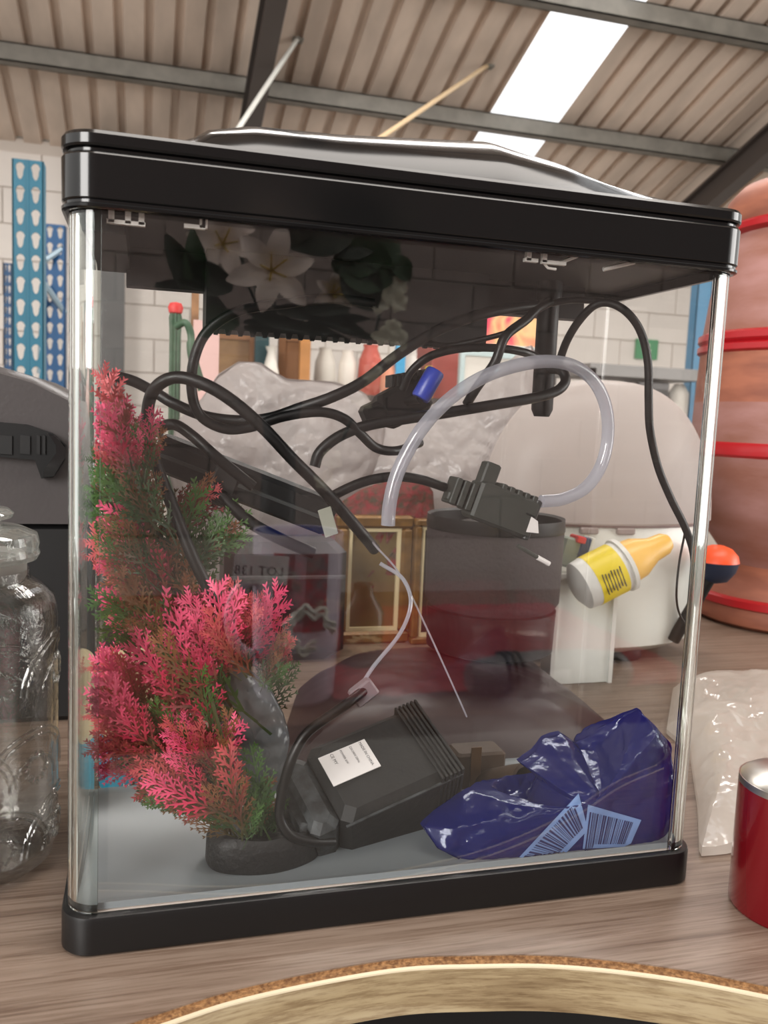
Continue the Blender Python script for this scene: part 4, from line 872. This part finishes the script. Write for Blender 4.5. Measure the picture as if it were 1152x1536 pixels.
# display shelving unit carrying the far things
ZS = at(500, 590, 2.6)[2]
su = empty('display_shelf', (1.5, 2.75, FZ), 'long dark display shelf across the aisle behind the worktop', 'shelf')
M['shelfdk'] = mat('dark_shelf_board', (62, 54, 50), .6, var=.2, scale=6)
for z in (ZS-.03, ZS-.42, ZS-.8): MB().box(.25, 1.85, 2.5, 3.0, z, z+.028).build('shelf_board', M['shelfdk'], su)
for x in (.25, 1.05, 1.83): MB().box(x, x+.022, 2.5, 3.0, FZ, ZS-.03).build('upright_panel', M['shelfdk'], su)
MB().box(.25, 1.85, 2.99, 3.005, FZ, ZS-.03).build('shelf_back', M['shelfdk'], su)
def panel(x0, x1, y0, Y, mf, mi, label, w_=.025, cat='picture frame', nm='framed_panel'):
    a = at(x0, y0, Y); c = at(x1, y0, Y); zt = a[2]; e = empty(nm, ((a[0]+c[0])/2, Y, ZS-.002), label, cat)
    for q in ((a[0], c[0], zt-w_, zt), (a[0], c[0], ZS-.002, ZS+w_), (a[0], a[0]+w_, ZS+w_, zt-w_), (c[0]-w_, c[0], ZS+w_, zt-w_)): MB().box(q[0], q[1], Y-.012, Y+.012, q[2], q[3]).build('frame_rail', mf, e)
    MB().box(a[0]+w_, c[0]-w_, Y-.002, Y+.006, ZS+w_, zt-w_).build('panel', mi, e); return e
panel(300, 385, 495, 2.62, M['wood1'], mat('tan_art', (150, 116, 74), .6, c2=(96, 66, 40), scale=7), 'brown timber framed panel, leftmost on the display shelf')
panel(418, 463, 500, 2.66, M['wood1'], M['wood1'], 'reddish brown timber board standing on the display shelf', cat='board', nm='timber_board')
slab('pine_post', 452, 464, 480, 590, 2.55, .03, M['wood2'], 'thin orange pine post in front of the timber board', 'post', ZS-.002)
slab('steel_upright', 384, 402, 470, 590, 2.58, .04, mat('dark_teal_steel', (40, 66, 70), .4), 'dark teal steel upright on the display shelf', 'post', ZS-.002)
M['ivory'] = mat('ivory_ceramic', (226, 220, 210), .4)
vx = at(410, 540, 2.5); vz = MB().lathe((vx[0], 2.56, ZS-.002), [(0, 0), (.03, 0), (.035, .03), (.022, .09), (.012, .13), (.02, .15), (0, .15)], 24).build('ivory_vase', M['ivory'], None, True)
tag(vz, 'small ivory vase in front of the dark teal upright', 'vase')
def item(x0, x1, y0, Y, c, name, label, cat, rough=.5, c2=None):
    a = at(x0, y0, Y); b_ = at(x1, y0, Y); r = (b_[0]-a[0])/2; zt = a[2]
    o = MB().lathe(((a[0]+b_[0])/2, Y, ZS-.002), [(0, 0), (r*.8, 0), (r, (zt-ZS)*.3), (r*.9, (zt-ZS)*.7), (r*.55, (zt-ZS)*.92), (r*.6, zt-ZS), (0, zt-ZS)], 24).build(name, mat(name+'_m', c, rough, c2=c2, scale=8), None, True); tag(o, label, cat); return o
item(472, 505, 520, 2.7, (196, 190, 180), 'pale_jug', 'pale grey round jug on the shelf, beside the pine post', 'jug')
item(508, 536, 524, 2.7, (222, 214, 204), 'cream_urn', 'cream urn beside the pale grey jug', 'urn')
item(538, 575, 515, 2.72, (184, 84, 70), 'coral_pot', 'coral red pot on the display shelf', 'pot')
item(572, 600, 538, 2.6, (224, 150, 120), 'peach_bowl', 'peach coloured pot in front of the coral pot', 'pot')
item(600, 632, 528, 2.7, (226, 222, 216), 'white_pot', 'white pot between the peach pot and the yellow cup', 'pot')
item(634, 652, 548, 2.6, (214, 188, 70), 'yellow_cup', 'yellow cup beside the white pot', 'cup')
slab('blue_strip', 596, 606, 500, 590, 2.56, .02, mat('sky_blue', (70, 160, 206), .4), 'narrow light blue post on the display shelf', 'post', ZS-.002)
slab('red_cabinet', 650, 692, 510, 590, 2.68, .2, mat('brick_red_paint', (168, 84, 76), .5, var=.1, scale=8), 'brick red cabinet standing on the display shelf', 'cabinet', ZS-.002)
M['paleblue'] = mat('pale_blue_frame', (186, 204, 204), .5)
panel(690, 748, 525, 2.6, M['paleblue'], M['ivory'], 'pale blue empty frame beside the brick red cabinet', .018)
panel(740, 808, 530, 2.75, M['paleblue'], M['ivory'], 'second pale blue frame, behind the first and further right', .018)
# colourful painting further back
m, t, bs = nt('painting'); N = t.nodes; L = t.links
tc = N.new('ShaderNodeTexCoord'); nz_ = N.new('ShaderNodeTexNoise'); nz_.inputs['Scale'].default_value = 5; nz_.inputs['Distortion'].default_value = 1
r = N.new('ShaderNodeValToRGB'); e = r.color_ramp.elements; e[0].position = .35; e[0].color = (*lin((214, 60, 90)), 1); e[1].position = .65; e[1].color = (*lin((214, 120, 90)), 1); q = e.new(.5); q.color = (*lin((236, 190, 130)), 1)
L.new(tc.outputs['Object'], nz_.inputs[0]); L.new(nz_.outputs[0], r.inputs[0]); L.new(r.outputs[0], bs.inputs[0]); M['art'] = m
a = at(718, 462, 3.3); c = at(803, 528, 3.3)
e = empty('flower_painting', ((a[0]+c[0])/2, 3.3, FZ), 'pink and orange flower painting on a stand, beyond the display shelf', 'painting')
MB().box(a[0], c[0], 3.29, 3.31, c[2]+.02, a[2]).build('canvas', M['art'], e); MB().box(a[0], c[0], 3.28, 3.32, c[2]-.02, c[2]+.02).build('ledge', M['paleblue'], e)
MB().box(a[0]+.04, a[0]+.06, 3.32, 3.34, FZ, a[2]).box(c[0]-.06, c[0]-.04, 3.32, 3.34, FZ, a[2]).build('stand', M['shelfdk'], e)
# items under / between on shelf: row of dark boxes below the top board
for i in range(5):
    x = .30+i*.30; o = MB().obox((x+.11, 2.74, ZS-.392+.12), np.eye(3), .12-.01*(i % 3), .12, .11+.01*(i % 2), .06).build('storage_carton', mat('carton_%d' % i, [(120, 86, 60), (84, 70, 60), (150, 110, 82), (70, 64, 62), (128, 98, 80)][i], .7, var=.15, scale=12))
    MB().box(x+.03, x+.19, 2.617, 2.622, ZS-.33, ZS-.27).build('carton_label', M['ivory'], o)
    tag(o, ['light brown', 'dark taupe', 'tan', 'near-black', 'dusty brown'][i]+' carton on the second tier of the display shelf', 'carton')
# right rear: grey shelf with dark appliances, white canister, green sign
zg = at(960, 556, 2.9)[2]; gx0, gx1 = at(885, 556, 2.9)[0], at(1060, 556, 2.9)[0]
gs = empty('grey_shelf', ((gx0+gx1)/2, 3.1, FZ), 'grey steel shelf unit with dark goods against the white wall', 'shelf')
M['greysteel'] = mat('grey_steel', (128, 126, 124), .45)
for z in (zg-.03, zg-.45, zg-.85): MB().box(gx0, gx1, 2.9, 3.3, z, z+.05).build('shelf_board', M['greysteel'], gs)
for x in (gx0, gx1-.03): 
    for y in (2.9, 3.27): MB().box(x, x+.03, y, y+.03, FZ, zg).build('post', M['greysteel'], gs)
for i, (x0, x1, y0, c, lb) in enumerate(((890, 925, 575, (34, 32, 34), 'black speaker-sized box, left on the grey shelf'), (928, 958, 572, (24, 26, 34), 'dark navy box in the middle of the grey shelf'), (960, 1008, 570, (44, 36, 36), 'dark brown box beside the white canister'))):
    a = at(x0, y0, 2.98); c_ = at(x1, y0, 2.98); o = MB().obox(((a[0]+c_[0])/2, 3.08, (a[2]+zg-.4)/2), np.eye(3), (c_[0]-a[0])/2, .09, (a[2]-zg+.4)/2, .1).build('dark_box', mat('dk%d' % i, c, .35)); tag(o, lb, 'box')
    MB().obox(((a[0]+c_[0])/2, 2.985, (a[2]+zg-.4)/2), np.eye(3), (c_[0]-a[0])/2*.8, .006, (a[2]-zg+.4)/2*.8, .2).build('front_panel', M['jet'], o)
a = at(1018, 575, 2.95); c_ = at(1040, 575, 2.95); o = MB().lathe(((a[0]+c_[0])/2, 3.0, zg-.4), [(0, 0), (.045, 0), (.045, a[2]-zg+.36), (.02, a[2]-zg+.4), (0, a[2]-zg+.4)], 24).build('white_canister', M['ivory'], None, True); tag(o, 'white canister at the right end of the grey shelf', 'canister')
a = at(955, 508, 4.97); c_ = at(985, 540, 4.97); e = MB().box(a[0], c_[0], 4.965, 4.985, c_[2], a[2]).build('exit_sign', mat('sign_green', (34, 140, 84), .4)); tag(e, 'small green safety sign high on the white block wall', 'sign')
mx_ = (a[0]+c_[0])/2; mz_ = (a[2]+c_[2])/2
MB().lathe((mx_+.01, 4.962, mz_+.03), [(.009, 0), (.009, .012)], 12, [(1, 0, 0), (0, 0, 1), (0, 1, 0)]).box(mx_-.01, mx_+.015, 4.96, 4.968, mz_-.005, mz_+.02).box(mx_-.03, mx_+.03, 4.96, 4.968, mz_-.01, mz_-.003).box(mx_-.025, mx_-.012, 4.96, 4.968, mz_-.035, mz_-.008).box(mx_+.012, mx_+.024, 4.96, 4.968, mz_-.035, mz_-.008).build('running_figure', M['ivory'], e)
# pallet rack uprights with teardrop holes
def upright(px0, px1, ytop, pitch_px, Y, mt, label, cols=2, zbot=FZ, braces=()):
    a = at(px0, ytop, Y); c = at(px1, ytop, Y); w_ = (c[0]-a[0])/cols; pit = pitch_px/F*(Y+.446); zt = a[2]; n_ = int((zt-zbot)/pit); e = empty('rack_upright', ((a[0]+c[0])/2, Y, FZ), label, 'pallet rack')
    hole = [(math.cos(t)*.40*(1.0 if math.sin(t) > 0 else .62), math.sin(t)*.37) for t in np.linspace(-PI, PI, 12, endpoint=False)]
    b = MB()
    for col in range(cols):
        cx = a[0]+(col+.5)*w_
        if n_*pit < zt-zbot: b.add([(cx-w_/2, Y, zbot), (cx+w_/2, Y, zbot), (cx+w_/2, Y, zt-n_*pit), (cx-w_/2, Y, zt-n_*pit)], [(0, 1, 2, 3)])
        for k in range(n_):
            cz_ = zt-(k+.5)*pit; vin = [(cx+hx_*w_*.85, Y, cz_+hz_*pit) for hx_, hz_ in hole]
            vo = []
            for hx_, hz_ in hole:
                s = max(abs(hx_), abs(hz_)); vo.append((cx+hx_/s*w_/2, Y, cz_+hz_/s*pit/2))
            dep = [(x, y+.003, z) for x, y, z in vin]
            b.add(vin+vo+dep, [(i, (i+1) % 12, 12+(i+1) % 12, 12+i) for i in range(12)]+[(i, 24+i, 24+(i+1) % 12, (i+1) % 12) for i in range(12)])
            # corner fills
            for sx in (-1, 1):
                for sz in (-1, 1):
                    pts = [p for p in vo if (p[0]-cx)*sx > 0 and (p[2]-cz_)*sz > 0 or False]
                    pA = [p for p in vo if abs(abs(p[0]-cx)-w_/2) < 1e-6 and (p[0]-cx)*sx > 0 and (p[2]-cz_)*sz >= -1e-6]; pB = [p for p in vo if abs(abs(p[2]-cz_)-pit/2) < 1e-6 and (p[2]-cz_)*sz > 0 and (p[0]-cx)*sx >= -1e-6]
                    if pA and pB:
                        A_ = max(pA, key=lambda p: (p[2]-cz_)*sz); B_ = max(pB, key=lambda p: (p[0]-cx)*sx); b.add([A_, (cx+sx*w_/2, Y, cz_+sz*pit/2), B_], [(0, 1, 2)])
    b.build('perforated_face', mt, e)
    MB().box(a[0]-.001, a[0]+.003, Y, Y+.06, zbot, zt).box(c[0]-.003, c[0]+.001, Y, Y+.06, zbot, zt).build('side_flange', mt, e)
    MB().box((a[0]+c[0])/2-.003, (a[0]+c[0])/2+.003, Y-.002, Y+.001, zbot, zt).build('centre_fold', mt, e)
    for p0, p1 in braces: MB().tube([at(*p0), at(*p1)], .012, 6).build('brace', M['brace'], e)
    return e
upright(18, 65, 237, 30, 2.3, M['rackblue'], 'bright blue perforated rack upright, tallest and nearest at the left')
upright(67, 98, 335, 21.5, 3.3, M['rackdark'], 'dark blue perforated rack upright with galvanised braces', braces=(((68, 390, 3.25), (95, 372, 3.32)), ((66, 425, 3.25), (98, 470, 3.32)), ((66, 425, 3.25), (60, 560, 3.3))))
upright(5, 17, 394, 14, 4.4, M['rackdark'], 'distant narrow blue rack upright against the white wall')
xa, xb = at(1042, 500, 3.4)[0], at(1063, 500, 3.4)[0]; zq = at(1050, 360, 3.4)[2]
e = MB().box(xa, xb, 3.4, 3.404, FZ, zq).box(xa, xa+.004, 3.4, 3.46, FZ, zq).box(xb-.004, xb, 3.4, 3.46, FZ, zq).build('blue_post', mat('faded_rack_blue', (70, 128, 164), .45)); tag(e, 'faded blue steel post seen through the right end of the tank', 'post')
# stay rods hanging off the roof
for (x0, y0, x1, y1, Ya_, c, lb) in ((447, 57, 362, 186, 3.9, (196, 196, 190), 'thin white rod slanting down from the roof beside the dark rafter'), (733, 97, 590, 194, 3.9, (190, 166, 132), 'thin tan rod slanting down from the roof left of the skylight')):
    s = ray(x0, y0); tt = (RZ+SL*(RY-CC[1])-CC[2])/(s[2]+SL*s[1]); p0 = CC+s*tt; p1 = at(x1+(x1-x0)*.5, y1+(y1-y0)*.5, 3.0)
    o = MB().tube([p0, p1], .011, 8).build('stay_rod', mat('rod', c, .5)); tag(o, lb, 'rod')
    MB().obox(p0-[0, 0, .01], np.eye(3), .025, .025, .006, .3).build('rod_plate', M['purlin'], o)

# ================================================================== IN FRONT OF THE TANK (behind the photographer), seen mirrored in the glass
TZ = mir(at(440, 1045, .9))[2]
ct = empty('side_table', (.6, -1.25, FZ), 'low dark wooden table across the aisle that faces the tank', 'table')
M['darkwood'] = mat('dark_brown_wood', (92, 66, 48), .5, var=.2, scale=10, stretch=(.3, 1, 1))
MB().box(-.1, 1.6, -1.7, -atz(670, 1078, TZ)[1], TZ-.03, TZ).build('table_top', M['darkwood'], ct)
for x in (-.06, 1.56):
    for y in (-1.66, -atz(670, 1078, TZ)[1]-.05): MB().box(x-.025, x+.025, y-.025, y+.025, FZ, TZ-.03).build('leg', M['darkwood'], ct)
c0 = mir(at(442, 1040, .9)); rm = .073; zt = mir(at(442, 806, .83))[2]-TZ
mg = empty('rose_mug', (c0[0], -.9, TZ), 'lilac white mug with a red rose print and blue inside, lot ticket on its side', 'mug')
M['mug'] = mat('lilac_white_glaze', (226, 214, 230), .25); M['rose'] = mat('rose_print', (190, 40, 60), .4, c2=(120, 90, 96), scale=60); M['navyin'] = mat('cobalt_glaze', (24, 44, 130), .25)
MB().lathe((c0[0], -.9, TZ), [(0, 0), (rm*.8, 0), (rm*.9, .01), (rm*.96, zt*.4), (rm, zt), (rm*.96, zt), (rm*.9, zt*.6), (rm*.84, .02), (0, .015)], 48).build('mug_body', M['mug'], mg, True)
MB().lathe((c0[0], -.9, TZ), [(rm*.955, zt-.001), (rm*.90, zt*.6), (rm*.845, .021), (0, .016)], 48).build('blue_inside', M['navyin'], mg, True)
V = []; f = []; n_ = 16
for j in range(9):
    for i in range(n_+1):
        a = math.radians(60+70*i/n_); z = zt*(.45+.45*j/8); r = rm*(.965+.025*(.45+.45*j/8))+.0015; V.append((c0[0]+math.cos(a)*r, -.9+math.sin(a)*r, TZ+z))
f = [(j*(n_+1)+i, j*(n_+1)+i+1, (j+1)*(n_+1)+i+1, (j+1)*(n_+1)+i) for j in range(8) for i in range(n_)]
mesh_obj('rose_print', V, f, M['rose'], mg, True)
hpts = [(c0[0]+math.cos(a)*.045-rm*.92*1 if False else c0[0]-rm*.95-math.sin(a)*.04, -.88, TZ+zt*.5+math.cos(a)*.06) for a in np.linspace(0, PI, 18)]
MB().tube(hpts, .009, 10).build('handle', M['mug'], mg, True)
def lot(c, txt, parent, w_=.056, h_=.034, rot=0):
    cr, sr = math.cos(rot), math.sin(rot); X = np.array([-cr, 0, -sr]); Z = np.array([-sr*-1*-1, 0, cr]); Z = np.cross(np.array([0, 1., 0]), X)*-1; Z = Z if Z[2] > 0 else -Z
    o = MB().obox(c, [X, (0, 1, 0), Z], w_/2, .0006, h_/2, .3).build('lot_ticket', M['lotpaper'], parent)
    text(txt, np.array(c)+[0, .0012, 0]-X*w_*.42-Z*h_*.2, X, Z, h_*.46, M['ink'], o); return o
lc_ = mir(at(393, 856, .815)); lot(lc_, 'LOT 138', mg, .082, .044, -.06)
# bead necklace / white lace on the mug front
wl_ = mir(at(466, 944, .81)); M['lace'] = mat('white_lace', (236, 232, 224), .7)
for k in range(2):
    pts = [(wl_[0]+math.cos(a)*(.034+.006*math.sin(9*a)), -.812+.004*math.sin(5*a), wl_[2]+math.sin(a)*(.030+.006*math.cos(7*a))-.01*k) for a in np.linspace(0, 2*PI*.8, 70)]
    MB().tube(pts, .0035, 6).build('lace_trim', M['lace'], mg, True)
# red cloth on side table
YC_ = -atz(600, 1052, TZ)[1]; a = mir(at(470, 960, 1.15)); c = mir(at(960, 1040, 1.0))
n1 = 40; V = []
xs_ = np.linspace(a[0]-.02, c[0]+.05, n1); ys_ = np.linspace(-1.5, YC_, 20)
for y in ys_:
    for x in xs_: V.append((x, y, TZ+.004+.02*abs(fbm((x, y, 0), 9, 2))*.6))
for y in ys_:
    for x in xs_: V.append((x, y, TZ+.001))
N1 = n1*20; f = [(j*n1+i, j*n1+i+1, (j+1)*n1+i+1, (j+1)*n1+i) for j in range(19) for i in range(n1-1)]; f += [tuple(q+N1 for q in p[::-1]) for p in f]
tag(mesh_obj('red_cloth', V, f, mat('red_table_cloth', (140, 14, 28), .7), None, True), 'dark red cloth laid over the side table', 'cloth')
# grey hair dryer with lot ticket
h0 = mir(at(700, 1035, .95)); h1 = mir(at(935, 1052, .95)); d = (h1-h0)/np.linalg.norm(h1-h0); L_ = np.linalg.norm(h1-h0); zz = TZ+.05
YD = -(atz(820, 1068, TZ)[1]+.042); h0 = np.array([at(705, 1035, -YD)[0], YD, TZ+.046]); zz = TZ+.046; L_ = at(945, 1050, -YD)[0]-h0[0]; d = np.array([1., 0, 0]); A5 = [(0, 1, 0), (0, 0, 1), (1, 0, 0)]
dr = empty('hair_dryer', (h0[0]+L_/2, YD, TZ), 'dark grey hair dryer with black vent rings and a lot ticket', 'hair dryer')
M['dryer'] = mat('silver_grey_plastic', (112, 108, 110), .35)
MB().lathe(h0, [(0, 0), (.022, .0), (.028, .01), (.036, .06), (.040, .12), (.040, .2), (.034, L_-.02), (.02, L_-.004), (0, L_)], 40, A5).build('dryer_barrel', M['dryer'], dr, True)
for q in (.055, .067, .079): MB().lathe(h0+d*q, [(.03, 0), (.041, .001), (.041, .006), (.03, .007)], 32, A5).build('vent_ring', M['blackmat'], dr, True)
MB().tube([h0+d*.15, h0+d*.16+[0, -.07, -.026], h0+d*.17+[0, -.12, -.028]], [.018, .017, .014], 16).build('grip', M['dryer'], dr, True)
lot(mir(at(838, 1024, -YD-.046)), 'LOT 142', dr, .052, .034, .08)
cb = [(h0[0]+.215+.022*math.cos(a)+.01*math.sin(2.3*a), YD+.05+.004*math.sin(3*a), zz+.012+.028*math.sin(a*1.13)) for a in np.linspace(0, 5*PI, 120)]
MB().tube(cb, .0024, 6).build('coiled_cord', M['cable'], dr, True)
# small dark bottle and cream feather thing between
c1 = mir(at(545, 930, 1.05)); o = MB().lathe((c1[0], -1.05, TZ+.004), [(0, 0), (.035, 0), (.04, .02), (.04, .10), (.02, .13), (.018, .15), (0, .15)], 32).build('dark_bottle', mat('plum_glass', (64, 44, 48), .2), None, True); tag(o, 'squat plum-dark bottle on the red cloth', 'bottle')
c1 = mir(at(548, 968, .98)); V = []
o = empty('dried_flower_head', (c1[0], -.98, TZ+.004), 'cream dried flower head lying on the red cloth', 'dried flower')
for k in range(14):
    a = 2*PI*k/14; MB().tube([c1+[0, 0, -.005], c1+np.array([math.cos(a)*.018, .004, math.sin(a)*.012]), c1+np.array([math.cos(a)*.036, 0, math.sin(a)*.018])], [.003, .005, .001], 6).build('petal', M['slip'], o, True)
# flower arrangement
Yf = 1.15
def fm(px, py, dY=0): return mir(at(px, py, Yf+dY))
fa = empty('flower_arrangement', tuple(np.array([fm(420, 500)[0], -Yf, TZ])), 'tall arrangement of white lilies and blossom with dark green leaves in a black vase', 'flower arrangement')
vx = fm(425, 500); hv = vx[2]-TZ
MB().lathe((vx[0], -Yf, TZ), [(0, 0), (.06, 0), (.065, .02), (.035, hv*.35), (.03, hv*.7), (.06, hv*.97), (.055, hv*.97), (.02, hv*.7), (0, hv*.6)], 40).build('tall_vase', M['blackmat'], fa, True)
M['petal'] = mat('lily_petal', (238, 224, 218), .5); M['leaf'] = mat('dark_green_leaf', (22, 60, 24), .45); M['leaf2'] = mat('deep_green_leaf', (14, 34, 18), .5); M['stamen'] = mat('stamen', (200, 170, 60), .6); M['bloss'] = mat('blossom', (226, 224, 206), .6)
def petal(c, dx_, dz_, l, w_, cup, m_, name='petal', tip=.0, parent=fa):
    c = np.array(c, float); d = np.array([dx_, 0, dz_], float); d /= np.linalg.norm(d); s = np.array([-d[2], 0, d[0]]); V = []; n_ = 8
    for i in range(n_+1):
        t = i/n_; ww = w_*math.sin(PI*min(1, t*.92+.06))**.8; ct_ = c+d*l*t+np.array([0, cup*math.sin(t*PI*.9)+tip*t*t, 0])
        for k in (-1, -.5, 0, .5, 1): V.append(ct_+s*ww*k+np.array([0, .22*ww*k*k, 0]))
    k5 = len(V); V += [v-np.array([0, .0012, 0]) for v in V]
    f = [(i*5+k, i*5+k+1, (i+1)*5+k+1, (i+1)*5+k) for i in range(n_) for k in range(4)]; f += [tuple(q+k5 for q in p[::-1]) for p in f]
    return mesh_obj(name, V, f, m_, parent, True)
def lily(px, py, rad, rot, dY=0):
    c = fm(px, py, dY); l = rad/F*(Yf+.446)
    for k in range(6):
        a = rot+k*PI/3; petal(c, math.cos(a), math.sin(a), l*(1 if k % 2 else .92), l*.24, .012, M['petal'], tip=.01)
    for k in range(5):
        a = rot+.3+k*1.256; MB().tube([c, c+np.array([math.cos(a)*l*.2, .03, math.sin(a)*l*.2]), c+np.array([math.cos(a)*l*.3, .045, math.sin(a)*l*.3])], .0016, 5).build('stamen', M['stamen'], fa, True)
    MB().tube([c+[0, -.01, 0], (c+vx)/2+[0, -.03, 0], [vx[0], -Yf, TZ+hv*.9]], .003, 6).build('flower_stem', M['leaf2'], fa, True)
lily(408, 405, 66, .3, -.08); lily(335, 365, 58, .9); lily(345, 345, 40, .1, .05); lily(500, 440, 34, .5, .03)
for (x, y, dx_, dz_, l, w_, m_) in ((500, 400, 1, .4, .11, .035, 'leaf'), (430, 360, .9, .35, .15, .05, 'leaf2'), (505, 385, 1, -.25, .12, .05, 'leaf'), (520, 395, .6, -.8, .10, .04, 'leaf2'), (430, 365, .3, 1, .08, .04, 'leaf2'), (300, 480, -.1, 1, .16, .022, 'leaf'), (310, 470, -.5, .9, .15, .024, 'leaf2'), (340, 470, -.9, .3, .13, .03, 'leaf2'), (360, 480, -1, -.1, .12, .03, 'leaf'),
                               (560, 400, .7, .7, .07, .026, 'leaf'), (590, 380, .5, -.7, .06, .02, 'leaf'), (350, 430, -1, .2, .1, .03, 'leaf2'), (470, 350, 1, .1, .14, .05, 'leaf2')):
    petal(fm(x, y, -.02), -(-dx_), dz_, l, w_, .01, M[m_], 'leaf')
for k in range(26):
    a = R_.uniform(-.35, .25); x = R_.uniform(360, 500); y = R_.uniform(455, 492); petal(fm(x, y, R_.uniform(-.05, .03)), math.cos(a), math.sin(a)-.1, R_.uniform(.06, .11), R_.uniform(.007, .014), .006, M['leaf2'], 'leaf')
for (x, y) in ((572, 365), (585, 350), (578, 385), (590, 412), (600, 425), (582, 440), (598, 452), (570, 455), (590, 495), (575, 505), (600, 510), (580, 530), (565, 575), (545, 600), (500, 690), (488, 720), (560, 560)):
    c = fm(x, y, -.02)
    for k in range(6): a = k*PI/3+R_.random(); petal(c, math.cos(a), math.sin(a), .022, .009, .004, M['bloss'], 'blossom_petal')
MB().tube(crom([fm(560, 360), fm(575, 400), fm(578, 440), fm(565, 500), fm(560, 560), fm(520, 650), fm(495, 710)], 8), .003, 6).build('blossom_branch', M['leaf2'], fa, True)
